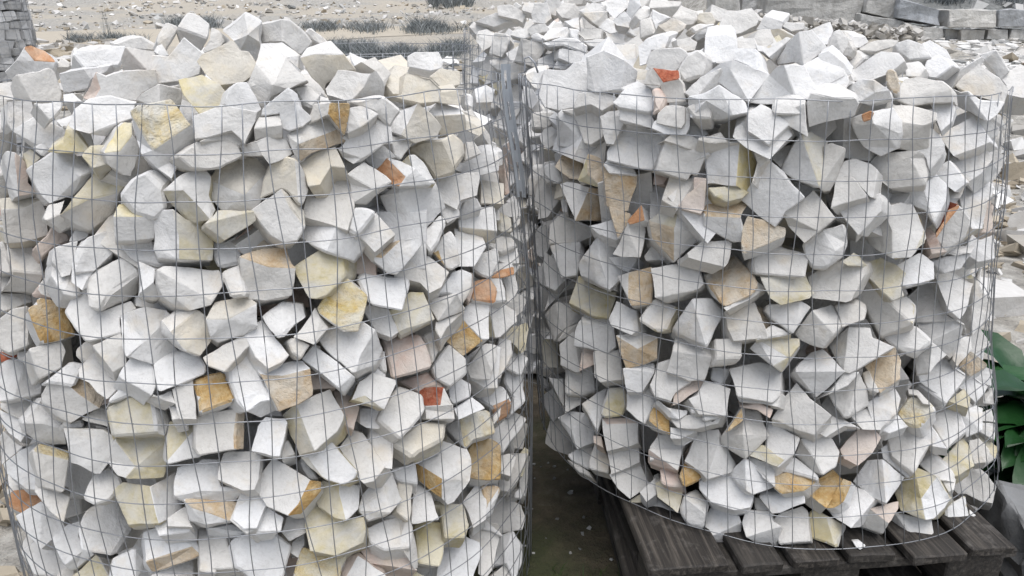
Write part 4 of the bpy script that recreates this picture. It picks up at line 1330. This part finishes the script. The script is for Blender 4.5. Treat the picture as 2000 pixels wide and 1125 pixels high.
def berm():
    # rock waste banked against the left blocks
    V = []; F = []; n = 26; m = 10
    for i in range(n + 1):
        px = 1380 + 480 * i / n
        top = wall_px(px, 44 + (px - 1400) * 0.085 + 4 * noise.noise(Vector((i * 0.7, 0, 0))), 15.98)
        for j in range(m + 1):
            v = j / m; y = 15.98 - 4.5 * v
            e = smooth(0, 3, min(i, n - i)); v = 1 - (1 - v) * e
            zt = top.z * (1 - v) + ground_h(top.x, y) * v - 0.03 - 0.25 * (1 - e)
            V.append((top.x * (1 - 0.1 * v), y, zt + noise.noise(Vector((i * 0.6, j * 0.6, 2))) * 0.12 * (v * (1 - v) * 4)))
    for i in range(n):
        for j in range(m):
            a = i * (m + 1) + j; F.append((a, a + 1, a + m + 2, a + m + 1))
    me = bpy.data.meshes.new('rubble_bank'); me.from_pydata(V, [], F); me.materials.append(M_GROUND)
    for p in me.polygons: p.use_smooth = True
    link('rubble_bank', me, kind='structure')
berm()

# ------------------------------------------------------------------ pallets
def wood_mat(nt, b):
    k = N(nt); tc = k.n('ShaderNodeTexCoord'); t = k.attr('tone')
    mp = k.n('ShaderNodeMapping'); mp.inputs['Scale'].default_value = (38, 1.3, 38); k.l(tc.outputs['Object'], mp.inputs['Vector'])
    g = k.noise(3.0, 6, 0.65, mp.outputs[0], 0.4)
    c = k.ramp(g, (0.34, (0.006, 0.005, 0.0045)), (0.5, (0.026, 0.022, 0.0185)), (0.70, (0.095, 0.083, 0.070)))
    c = k.mix(k.math('MULTIPLY', t, 0.5), c, (0.03, 0.027, 0.024))
    c = k.mix(k.math('MULTIPLY', k.ramp(k.noise(18, 5, 0.7, k.pos()), (0.56, (0, 0, 0)), (0.72, (1, 1, 1))), 0.22), c, (0.30, 0.28, 0.26))   # stone dust
    k.l(c, b.inputs['Base Color']); b.inputs['Roughness'].default_value = 0.75
    k.bump(g, 0.6, 0.004, b)
M_WOOD = mat('damp_pallet_wood', wood_mat)
def plank(name, root, c, sx, sy, sz, tone, rot=0.0, rough=1.0):
    bm = bmesh.new(); bmesh.ops.create_cube(bm, size=1.0)
    for v in bm.verts: v.co = Vector((v.co.x * sx, v.co.y * sy, v.co.z * sz))
    bmesh.ops.bevel(bm, geom=list(bm.edges), offset=0.003, segments=1, affect='EDGES')
    bmesh.ops.triangulate(bm, faces=bm.faces)
    for lim in (0.2, 0.08):
        bmesh.ops.subdivide_edges(bm, edges=[e for e in bm.edges if e.calc_length() > lim], cuts=1)
        bmesh.ops.triangulate(bm, faces=[f for f in bm.faces if len(f.verts) > 3])
    s = rng.uniform(0, 40)
    for v in bm.verts:
        e = 1 if abs(v.co.y) > sy * 0.47 or abs(v.co.x) > sx * 0.47 else 0
        v.co.z += noise.noise(Vector((v.co.x * 6, v.co.y * 2, s))) * 0.003 * rough
        if e: v.co.y += noise.noise(Vector((v.co.x * 40, s, v.co.z * 20))) * 0.006 * rough
    bm_tone(bm, tone)
    me = bpy.data.meshes.new(name); bm.to_mesh(me); bm.free(); me.materials.append(M_WOOD)
    o = link(name, me, root, c); o.rotation_euler = (0, 0, rot); return o
def pallet(loc, rot, label, w=0.93, d=1.16):
    root = empty('wooden_pallet', loc, label=label, cat='pallet', group='wooden pallets under the stone cages'); root.rotation_euler = (0, 0, rot)
    wd = [0.165, 0.09, 0.10, 0.10, 0.12, 0.10]; tot = sum(wd); gap = (w - tot) / 5; x = -w / 2
    for i, b in enumerate(wd):
        plank('deck_board', root, (x + b / 2, rng.uniform(-0.015, 0.015), ZB - 0.0135 - 0.004), b, d, 0.022, rng.random(), rng.uniform(-0.012, 0.012))
        x += b + gap
    for yy in (-d / 2 + 0.07, 0, d / 2 - 0.07):
        plank('bearer', root, (0.02, yy, ZB - 0.030 - 0.014), w, 0.10, 0.022, rng.random())
        for xx in (-w / 2 + 0.07, 0, w / 2 - 0.07):
            plank('block', root, (xx, yy, 0.0605), 0.13, 0.095, 0.072, rng.random())
    for xx in (-w / 2 + 0.07, 0, w / 2 - 0.07):
        plank('runner', root, (xx, 0, 0.0125), 0.10, d, 0.022, rng.random())
    return root
pallet((0.613, 1.867, 0), R_(6), 'dark damp wooden pallet with gapped boards directly under the right cage', 0.79)
pallet((0.63, 1.90, -0.146), R_(3), 'lower dark wooden pallet beneath the pallet that carries the right cage', 0.79)

# ------------------------------------------------------------------ wire cages
def wire_mat(nt, b):
    k = N(nt); c = k.mix(k.noise(60, 3, 0.6, k.pos()), (0.22, 0.23, 0.245), (0.38, 0.39, 0.41))
    k.l(c, b.inputs['Base Color']); b.inputs['Metallic'].default_value = 0.75; b.inputs['Roughness'].default_value = 0.5
M_WIRE = mat('galvanised_wire', wire_mat)
def tube(path, r, closed=False, k=5):
    V = []; F = []; n = len(path)
    for i, p in enumerate(path):
        a = path[(i - 1) % n] if closed or i > 0 else path[0]; b = path[(i + 1) % n] if closed or i < n - 1 else path[-1]
        t = (b - a).normalized(); u = t.cross(Vector((0, 0, 1)))
        if u.length < 0.2: u = t.cross(Vector((0, 1, 0)))
        u.normalize(); w = t.cross(u)
        for j in range(k):
            an = 2 * pi * j / k; V.append(p + u * cos(an) * r + w * sin(an) * r)
    for i in range(n if closed else n - 1):
        for j in range(k):
            F.append((i * k + j, i * k + (j + 1) % k, ((i + 1) % n) * k + (j + 1) % k, ((i + 1) % n) * k + j))
    if not closed:
        F.append(tuple(range(k))[::-1]); F.append(tuple((n - 1) * k + j for j in range(k)))
    return V, F
def wire(name, root, path, r, closed=False):
    V, F = tube([p - root.location for p in path], r, closed)
    me = bpy.data.meshes.new(name); me.from_pydata(V, [], F); me.materials.append(M_WIRE)
    for p in me.polygons: p.use_smooth = True
    return link(name, me, root)
def cage_wires(c, root, rows, nv, r=0.00098, ph=0.0, jit=1.0, seed=0.0, rim_dip=None, twist=0.0, a0=0, a1=2 * pi, zbase=None):
    zb = ZB + 0.006 if zbase is None else zbase; zs = [c.zt - (c.zt - zb) * i / rows for i in range(rows + 1)]
    full = abs(a1 - a0 - 2 * pi) < 1e-3
    def pt(a, z, e):
        cx, cy, rr = c.at(z)
        w = noise.noise(Vector((cos(a) * 3.2, sin(a) * 3.2, z * 5 + seed)))
        rr = rr + 0.006 + e + 0.010 * jit * max(-0.3, w)
        x, y = cx + cos(a) * rr, cy + sin(a) * rr
        dz = noise.noise(Vector((cos(a) * 4, sin(a) * 4, z * 9 + seed + 7))) * 0.006 * jit
        tl = c.tilt[0] * (x - cx) + c.tilt[1] * (y - cy)
        if rim_dip and z > c.zt - 0.02:
            for (ra, depth, wd) in rim_dip: dz -= depth * math.exp(-((a - ra) / wd) ** 2)
        return Vector((x, y, max(z + dz + tl * (z - ZB), ZB + 0.004 if zbase is None else -9)))
    m = 150
    for i, z in enumerate(zs):
        if full: wire('horizontal_wire', root, [pt(2 * pi * j / m, z, 0.0) for j in range(m)], r, True)
        else: wire('horizontal_wire', root, [pt(a0 + (a1 - a0) * j / m, z, 0.0) for j in range(m + 1)], r)
    for j in range(nv if full else nv + 1):
        a = a0 + (a1 - a0) * j / nv + ph + rng.uniform(-0.006, 0.006) * jit
        rot = rng.uniform(-0.02, 0.02) * jit
        path = []
        for q in range(rows * 2 + 1):
            z = c.zt - (c.zt - zb) * q / (rows * 2)
            path.append(pt(a + rot * sin(q * 0.4 + j) + twist * (c.zt - z), z, 0.0022))
        wire('vertical_wire', root, path, r * 0.95)
    return pt

CL, CR, CB = CAGES['L'], CAGES['R'], CAGES['B']
rootL = empty('wire_cage', (-0.54, 1.66, -0.145), label='left wire mesh cage packed with white stones, nearest the camera', cat='wire cage', group='wire cages holding stones')
ptL = cage_wires(CL, rootL, 17, 84, zbase=-0.14, seed=1.3, rim_dip=[(-1.60 + 0.05, 0.016, 0.05)], twist=0.05)
rootR = empty('wire_cage', (0.67, 1.90, ZB), label='right wire mesh cage on dark pallet, its bottom wire ring showing', cat='wire cage', group='wire cages holding stones')
ptR = cage_wires(CR, rootR, 13, 82, seed=4.1, twist=-0.02)
rootB = empty('wire_cage', (0.42, 3.12, -0.145), label='wire cage heaped with white stones behind the right cage', cat='wire cage', group='wire cages holding stones')
cage_wires(CB, rootB, 17, 80, seed=8.7, zbase=-0.14)
# steel lacing post where the left mesh is closed
def steel_mat(nt, b):
    k = N(nt); c = k.mix(k.noise(30, 4, 0.6, k.pos()), (0.44, 0.47, 0.50), (0.62, 0.65, 0.68))
    k.l(c, b.inputs['Base Color']); b.inputs['Metallic'].default_value = 0.25; b.inputs['Roughness'].default_value = 0.45
M_STEEL = mat('zinc_steel', steel_mat)
def closing_strip(c, root, a, ztop, zlow, width, slots=True):
    """perforated zinc strip that closes the mesh: bent plate with slots, and the twisted wire ends beside it"""
    bm = bmesh.new(); n = int((ztop - zlow) / 0.012); vs = []
    xs = [-0.5, -0.22, -0.12, 0.12, 0.22, 0.5]
    for i in range(n + 1):
        z = ztop - (ztop - zlow) * i / n
        cx, cy, rr = c.at(min(z, c.zt)); row = []
        w = noise.noise(Vector((0, 0, z * 7))) * 0.006
        ox, oy = cx + cos(a) * (rr + 0.014) + w, cy + sin(a) * (rr + 0.014)
        for u in xs:
            q = 0.005 if abs(u) > 0.4 else 0.0           # folded edges
            row.append(bm.verts.new((ox + u * width * 0.985 + q * 0.2 - root.location.x, oy - u * width * 0.17 - q - root.location.y, z - root.location.z)))
        vs.append(row)
    for i in range(n):
        for j in range(len(xs) - 1):
            if slots and j == 2 and i % 5 in (1, 2, 3): continue
            bm.faces.new((vs[i][j], vs[i + 1][j], vs[i + 1][j + 1], vs[i][j + 1]))
    bmesh.ops.solidify(bm, geom=list(bm.faces), thickness=0.0015)
    bmesh.ops.recalc_face_normals(bm, faces=bm.faces)
    me = bpy.data.meshes.new('closing_strip'); bm.to_mesh(me); bm.free(); me.materials.append(M_STEEL)
    link('closing_strip', me, root)
AL = -0.36
def ang_for(c, px, z):
    best = None
    for i in range(900):
        a = -pi + 2 * pi * i / 900
        cx, cy, rr = c.at(z); x, y = cx + cos(a) * rr, cy + sin(a) * rr
        if (cx * cos(a) + cy * sin(a)) > -0.0 and ((x) * cos(a) + (y) * sin(a)) > 0.03: continue
        dep = y * cos(PITCH) + (CAM_H - z) * sin(PITCH); q = 1000 + F_PX * x / dep
        if best is None or abs(q - px) < best[0]: best = (abs(q - px), a)
    return best[1]
aL = ang_for(CL, 984, 1.0)
closing_strip(CL, rootL, -0.13, CL.zt + 0.03, CL.zt - 0.24, 0.020)
for q in range(2):                                         # overlapping mesh ends laced together down the seam
    path = []
    for i in range(60):
        z = CL.zt - 0.01 - (CL.zt + 0.12) * i / 59
        cx, cy, rr = CL.at(z)
        an = aL + 0.03 + q * 0.016 + 0.010 * sin(i * 0.5 + q * 1.7) + 0.02 * noise.noise(Vector((q * 3, 0, z * 6)))
        path.append(Vector((cx + cos(an) * (rr + 0.008 + 0.004 * q), cy + sin(an) * (rr + 0.008 + 0.004 * q), z)))
    wire('lacing_wire', rootL, path, 0.0013)
aR = ang_for(CR, 1042, 1.0)
for q in range(2):
    path = []
    for i in range(70):
        z = CR.zt + 0.045 * (q == 0) - (CR.zt - ZB - 0.02) * i / 69
        cx, cy, rr = CR.at(min(z, CR.zt))
        an = aR - 0.05 + q * 0.022 + 0.012 * sin(i * 0.33 + q) + 0.03 * noise.noise(Vector((q * 3, 5, z * 5)))
        path.append(Vector((cx + cos(an) * (rr + 0.010 + 0.003 * q), cy + sin(an) * (rr + 0.010 + 0.003 * q), z)))
    if q == 0:
        p0 = path[0]; path = [p0 + Vector((0.03, -0.01, -0.03)), p0 + Vector((0.022, -0.007, -0.008)), p0 + Vector((0.010, -0.003, 0.004))] + path
    wire('lacing_wire', rootR, path, 0.0016 if q else 0.0024)
# empty cage standing behind the left heap
CE = Cage(1.0, [(0, -0.80, 4.35, 0.62), (1, -0.80, 4.35, 0.62)], 0)
rootE = empty('wire_cage', (-0.80, 4.35, -0.15), label='empty wire mesh cage standing behind the heap of the left cage', cat='wire cage', group='wire cages holding stones')
cage_wires(CE, rootE, 14, 40, r=0.0020, seed=3.3, jit=0.5, zbase=-0.14)

# ------------------------------------------------------------------ stones
STONES = parse()
for s in STONES: s['tone'] = rng.random()
order = sorted([i for i, s in enumerate(STONES) if s['cage'] != 'G'], key=lambda i: -STONES[i]['area'] * (0.45 if STONES[i]['dep'] else 1.0))
BIG = set(order[:300])
bulk = Bulk()
CNAME = {'L': 'left cage', 'R': 'right cage', 'B': 'back cage'}
CWORD = {'c': 'cream', 'k': 'pale yellowish', 'v': 'yellow spotted', 'y': 'yellow', 'Y': 'yellow crusted', 't': 'tan', 'o': 'ochre', 'O': 'orange', 'r': 'red', 'R': 'red', 'p': 'pinkish'}
PRI = 'rROoYytvpkc'
def centre(s):
    n = len(s['pts']); return sum(p[0] for p in s['pts']) / n, sum(p[1] for p in s['pts']) / n
def colour(s):
    f = [c for c in PRI if c in s['cols']]
    return f[0] if f else None
def zone(s):
    x, y = centre(s); cg = s['cage']
    lo, hi = {'L': (0, 1040), 'R': (1040, 1990), 'B': (920, 1280)}[cg]
    u = (min(max(x, lo), hi) - lo) / (hi - lo)
    h = ['at left edge', 'left of centre', 'near centre', 'right of centre', 'at right edge'][min(4, int(u * 5))]
    if cg == 'B': return 'on the heap of', h
    for lim, w in [(200, 'on the heap of'), (400, 'high in'), (640, 'halfway up'), (860, 'below middle of'), (2000, 'low in')]:
        if y < lim: return w, h
SIZEW = lambda s, big, small: 'large ' if s['area'] > big else ('small ' if s['area'] < small else '')
areas = sorted(STONES[i]['area'] for i in BIG); A_BIG = areas[int(len(areas) * 0.78)]; A_SMALL = areas[int(len(areas) * 0.22)]
def shape_words(s):
    n = len(s['marks'])
    if n >= 3: return 'cube like stone showing three faces'
    if n == 2: return 'stone with a ridge between two faces'
    return 'flat faced stone'
labels = {}; marks_ = []
byzone = {}
for i in BIG:
    s = STONES[i]; c = colour(s)
    if c and c not in 'ck':
        v, h = zone(s); byzone.setdefault((CWORD[c], v, h, s['cage']), []).append(i)
for (cw, v, h, cg), ids in byzone.items():
    if len(ids) == 1:
        nm = '%s faced stone %s %s, %s' % (cw, v, CNAME[cg], h); marks_.append((ids[0], '%s stone %s %s, %s' % (cw, v, CNAME[cg], h)))
        labels[ids[0]] = nm
    else:
        ids.sort(key=lambda q: centre(STONES[q])[1]); r = ['upper', 'lower'] if len(ids) == 2 else (['highest', 'middle', 'lowest'] if len(ids) == 3 else ['highest', 'second highest', 'third highest', 'lowest'])
        for q, w in zip(ids, r + ['lowest'] * 9):
            nm = '%s %s stone %s %s, %s' % (w, cw, v, CNAME[cg], h); labels[q] = nm; marks_.append((q, nm))
DIRS = ['right of', 'below-right of', 'below', 'below-left of', 'left of', 'above-left of', 'above', 'above-right of']
used = set(labels.values())
for i in sorted(BIG):
    if i in labels: continue
    s = STONES[i]; x, y = centre(s); c = colour(s); cw = CWORD[c] if c else 'white'
    cand = sorted(marks_, key=lambda m: math.hypot(centre(STONES[m[0]])[0] - x, centre(STONES[m[0]])[1] - y) + (0 if STONES[m[0]]['cage'] == s['cage'] else 400))[:12]
    done = False
    for m, nm in cand:
        mx, my = centre(STONES[m]); dd = math.hypot(x - mx, y - my)
        k = int(round(atan2(y - my, x - mx) / (pi / 4))) % 8
        how = 'just ' if dd < 110 else ('' if dd < 190 else 'well ')
        for sz in (SIZEW(s, A_BIG, A_SMALL),):
            lb = '%s%s stone %s%s the %s' % (sz, cw, how, DIRS[k], nm)
            if lb not in used and len(lb.replace(',', '').split()) <= 16: labels[i] = lb; used.add(lb); done = True; break
        if done: break
    if not done:
        v, h = zone(s); lb = '%s%s stone %s %s, %s' % (SIZEW(s, A_BIG, A_SMALL), cw, v, CNAME[s['cage']], h)
        labels[i] = lb; used.add(lb)
GRP = {'L': 'stones packed in the left wire cage', 'R': 'stones packed in the right wire cage', 'B': 'stones heaped in the cage behind'}
for i, s in enumerate(STONES):
    V, F, C, size, off = stone_geo(s)
    bm = finish(V, F, C, s['tone'])
    if i in BIG:
        o = sum((v.co for v in bm.verts), Vector()) / len(bm.verts)
        bm_tone(bm, s['tone'])
        me = to_mesh('stone', bm, o)
        link('stone', me, None, o, label=labels[i], cat='stone', group=GRP[s['cage']])
    elif s['cage'] == 'G':
        o = sum((v.co for v in bm.verts), Vector()) / len(bm.verts); bm_tone(bm, 0.1)
        link('stone_chip', to_mesh('stone_chip', bm, o), None, o, label='small white stone chip lying on the pallet under the right cage', cat='stone chip')
    else:
        bulk.add_bm(bm, s['tone'])
# stones deeper inside, and those on the sides turned away
def pick():
    r = rng.random()
    return MIDX['w'] if r < 0.85 else MIDX[rng.choice('cckp')]
def fill(c, front_clear, heap=True, zb=ZB):
    cam_a = atan2(-c.at(0.6)[1], -c.at(0.6)[0])
    z = zb + 0.05; k = 0
    while z < c.zt + 0.02:
        for dr, sz in ((0.085, 0.105), (0.245, 0.13), (0.36, 0.14)):
            cx, cy, rr = c.at(z); rad = rr - dr; n = int(2 * pi * rad / (sz * 0.86))
            for i in range(n):
                a = 2 * pi * (i + 0.5 * (k % 2)) / n + rng.uniform(-0.05, 0.05)
                da = abs((a - cam_a + pi) % (2 * pi) - pi)
                if dr < 0.1 and da < front_clear + 0.06: continue
                p = Vector((cx + cos(a) * rad, cy + sin(a) * rad, z + rng.uniform(-0.02, 0.02)))
                if p.z > c.top(p.x, p.y) - 0.12: continue
                V, F = rough_box(p, sz * rng.uniform(0.8, 1.05), sz * rng.uniform(0.8, 1.05), sz * rng.uniform(0.75, 0.95), rand_rot())
                if dr < 0.1:
                    bm = finish(V, F, [pick()] * 6, 0, False); bmesh.ops.bevel(bm, geom=list(bm.edges), offset=0.003, segments=1, affect='EDGES')
                    bulk.add_bm(bm, rng.random())
                else: bulk.add(V, F, pick(), rng.random())
        z += 0.088; k += 1
    if heap:                                              # under the heap's skin, and its far slope
        cx, cy, rr = c.at(c.zt); st = 0.10; g = int(rr / st) + 1
        for lay in (0.14, 0.25, 0.06):
            for i in range(-g, g + 1):
                for j in range(-g, g + 1):
                    x, y = cx + i * st + rng.uniform(-.025, .025), cy + j * st + rng.uniform(-.025, .025)
                    if math.hypot(x - cx, y - cy) > rr - 0.06: continue
                    if lay < 0.1 and y < cy + 0.2: continue
                    sz = 0.095 if lay < 0.2 else 0.115
                    V, F = rough_box(Vector((x, y, c.top(x, y) - lay)), sz, sz * 0.95, sz * 0.9, rand_rot())
                    if lay < 0.1:
                        bm = finish(V, F, [pick()] * 6, 0, False); bmesh.ops.bevel(bm, geom=list(bm.edges), offset=0.003, segments=1, affect='EDGES'); bulk.add_bm(bm, rng.random())
                    else: bulk.add(V, F, pick(), rng.random())
fill(CL, 1.27, zb=-0.145); fill(CR, 1.33); fill(CB, 0.0, zb=-0.145)
link('packed_stones', bulk.mesh('packed_stones', [MATS[k] for k in MLIST]), kind='stuff', label='many smaller white stones packed deep in the wire cages')

# ------------------------------------------------------------------ tall cage of flat stones, top left
CT = Cage(1.75, [(0, -4.95, 7.2, 0.62), (1, -5.02, 7.2, 0.64)], 0)
rootT = empty('wire_cage', (-4.95, 7.2, -0.11), label='tall wire cage of neatly stacked grey flat stones, top left corner', cat='wire cage', group='wire cages holding stones')
cage_wires(CT, rootT, 18, 40, r=0.0016, seed=6.0, jit=0.6, zbase=-0.10)
def flat_mat(nt, b):
    k = N(nt); P = k.pos(); c = k.mix(k.attr('tone'), (0.60, 0.60, 0.60), (0.44, 0.435, 0.425))
    c = k.mix(0.6, c, k.ramp(k.noise(16, 5, 0.65, P), (0.3, (0.7, 0.69, 0.67)), (0.65, (1, 1, 1))), 'MULTIPLY')
    k.l(c, b.inputs['Base Color']); b.inputs['Roughness'].default_value = 0.9
    k.bump(k.noise(40, 5, 0.6, P), 0.5, 0.01, b)
M_FLAT = mat('grey_flat_stone', flat_mat)
z = -0.10; hid = Bulk(); seen = []
def to_px(p):
    d = p.y * cos(PITCH) + (CAM_H - p.z) * sin(PITCH); v = (p.z - CAM_H) * cos(PITCH) + p.y * sin(PITCH)
    return 1000 + F_PX * p.x / d, 562.5 - F_PX * v / d
while z < 1.72:
    h = rng.uniform(0.06, 0.12); a = rng.uniform(0, 1)
    a_end = a + 2 * pi
    while a < a_end - 0.1:
        cx, cy, rr = CT.at(z); rad = rr - 0.10; w = rng.uniform(0.09, 0.21); da = w / rad; am = a + da / 2; a += da * 1.02
        hh = h * rng.uniform(0.86, 1.16)
        p = Vector((cx + cos(am) * rad, cy + sin(am) * rad, z + h / 2 + rng.uniform(-0.008, 0.008)))
        rot = Matrix.Rotation(am + rng.uniform(-0.12, 0.12), 3, 'Z') @ Matrix.Rotation(rng.uniform(-0.13, 0.13), 3, 'X')
        V, F = rough_box(Vector(), 0.19, w * rng.uniform(0.92, 1.04), hh, rot, 0.16)
        px, py = to_px(p + Vector((0, -0.09, 0)))
        if px > -14 and -14 < py < 150 and p.y < cy + 0.22 and p.x > cx:
            bm = finish(V, F, [0] * 6, 0, False); bmesh.ops.bevel(bm, geom=list(bm.edges), offset=0.008, segments=2, affect='EDGES')
            bm_tone(bm, rng.random()); me = bpy.data.meshes.new('flat_stone'); bm.to_mesh(me); bm.free(); me.materials.append(M_FLAT)
            seen.append((round(z, 3), px, link('flat_stone', me, None, p)))
        else: hid.add([v + p for v in V], F, 0, rng.random())
    z += h
ORD = ['first', 'second', 'third', 'fourth', 'fifth', 'sixth', 'seventh', 'eighth', 'ninth', 'tenth', 'eleventh', 'twelfth']
for i, zz in enumerate(sorted({q[0] for q in seen}, reverse=True)):
    for j, q in enumerate(sorted([q for q in seen if q[0] == zz], key=lambda q: -q[1])):
        wh = 'rightmost' if j == 0 else ORD[j] + ' from right'
        tag(q[2], 'grey flat stone, %s in the %s visible course of tall corner cage' % (wh, ORD[min(i, 11)]), 'flat stone', 'flat stones stacked in the tall far cage')
link('stacked_flat_stones', hid.mesh('stacked_flat_stones', [M_FLAT]), kind='stuff', label='further flat stones stacked on the hidden sides of the tall cage')

# ------------------------------------------------------------------ green leafy plant and grey slab at the right edge
def green_mat(nt, b):
    k = N(nt); c = k.mix(k.attr('tone'), (0.007, 0.040, 0.009), (0.020, 0.080, 0.022))
    k.l(c, b.inputs['Base Color']); b.inputs['Roughness'].default_value = 0.38
    k.bump(k.noise(30, 4, 0.6, k.pos()), 0.3, 0.006, b)
M_GREEN = mat('leaf_green', green_mat)
def plant():
    root = empty('leafy_plant', (1.56, 1.86, -0.15), label='dark green broad leaved plant growing at the right edge beside the right cage', cat='plant')
    for i in range(120):
        a = rng.uniform(0, 2 * pi); hgt = rng.uniform(0.05, 0.60); L = rng.uniform(0.18, 0.32); W = L * rng.uniform(0.36, 0.5)
        r0 = rng.uniform(0.03, 0.22); d = Vector((cos(a), sin(a) * 0.8, 0)); c = Vector((-sin(a), cos(a), 0))
        up0 = rng.uniform(0.2, 1.3); V = []; n = 7
        base = d * r0 + Vector((0, 0, hgt * 0.55))
        for q in range(n + 1):
            u = q / n; w = W * 0.5 * (sin(pi * min(1, u * 0.93 + 0.07)) ** 0.75) + 0.002
            p = base + d * (L * u) * cos(up0 * (1 - u)) + Vector((0, 0, L * (sin(up0) * u - 0.55 * u * u)))
            for k in (-1, -0.5, 0, 0.5, 1):
                V.append(p + c * (w * k) + Vector((0, 0, abs(k) * w * 0.35 + 0.006 * sin(q * 2.3 + k * 3 + i))))
        F = [(q * 5 + k, q * 5 + k + 1, q * 5 + k + 6, q * 5 + k + 5) for q in range(n) for k in range(4)]
        V = [Vector((v.x, v.y, max(v.z, 0.004))) for v in V]
        me = bpy.data.meshes.new('leaf'); me.from_pydata(V, [], F); me.materials.append(M_GREEN)
        at = me.attributes.new('tone', 'FLOAT', 'FACE'); t = rng.random(); at.data.foreach_set('value', [t] * len(F))
        for p in me.polygons: p.use_smooth = True
        link('leaf', me, root)
    for i in range(9):
        a = rng.uniform(0, 2 * pi); Vt, Ft = tube([Vector((0.02 * cos(a), 0.02 * sin(a), 0)), Vector((0.08 * cos(a), 0.08 * sin(a), 0.13)), Vector((0.17 * cos(a), 0.15 * sin(a), 0.3))], 0.005)
        me = bpy.data.meshes.new('stem'); me.from_pydata(Vt, [], Ft); me.materials.append(M_GREEN); link('stem', me, root)
plant()
def slab():
    V = [Vector(v) for v in ((1.15, 1.33, -0.17), (1.58, 1.24, -0.17), (1.70, 1.60, -0.17), (1.20, 1.70, -0.17), (1.165, 1.39, 0.075), (1.50, 1.36, 0.03), (1.56, 1.60, 0.06), (1.205, 1.64, 0.10))]
    F = [list(f) for f in CUBE_F]
    o = Vector((1.5, 1.5, 0.0)); bm = finish(V, F, [0] * 6, 0, True, 5.0, 0.008); bm_tone(bm, 0.95)
    me = to_mesh('stone_slab', bm, o); me.materials[0] = mat('grey_slab', rub_mat((0.30, 0.305, 0.31), (0.20, 0.205, 0.21)))
    link('stone_slab', me, None, o, label='rough grey stone slab lying beside the right corner of the pallet', cat='stone slab')
slab()
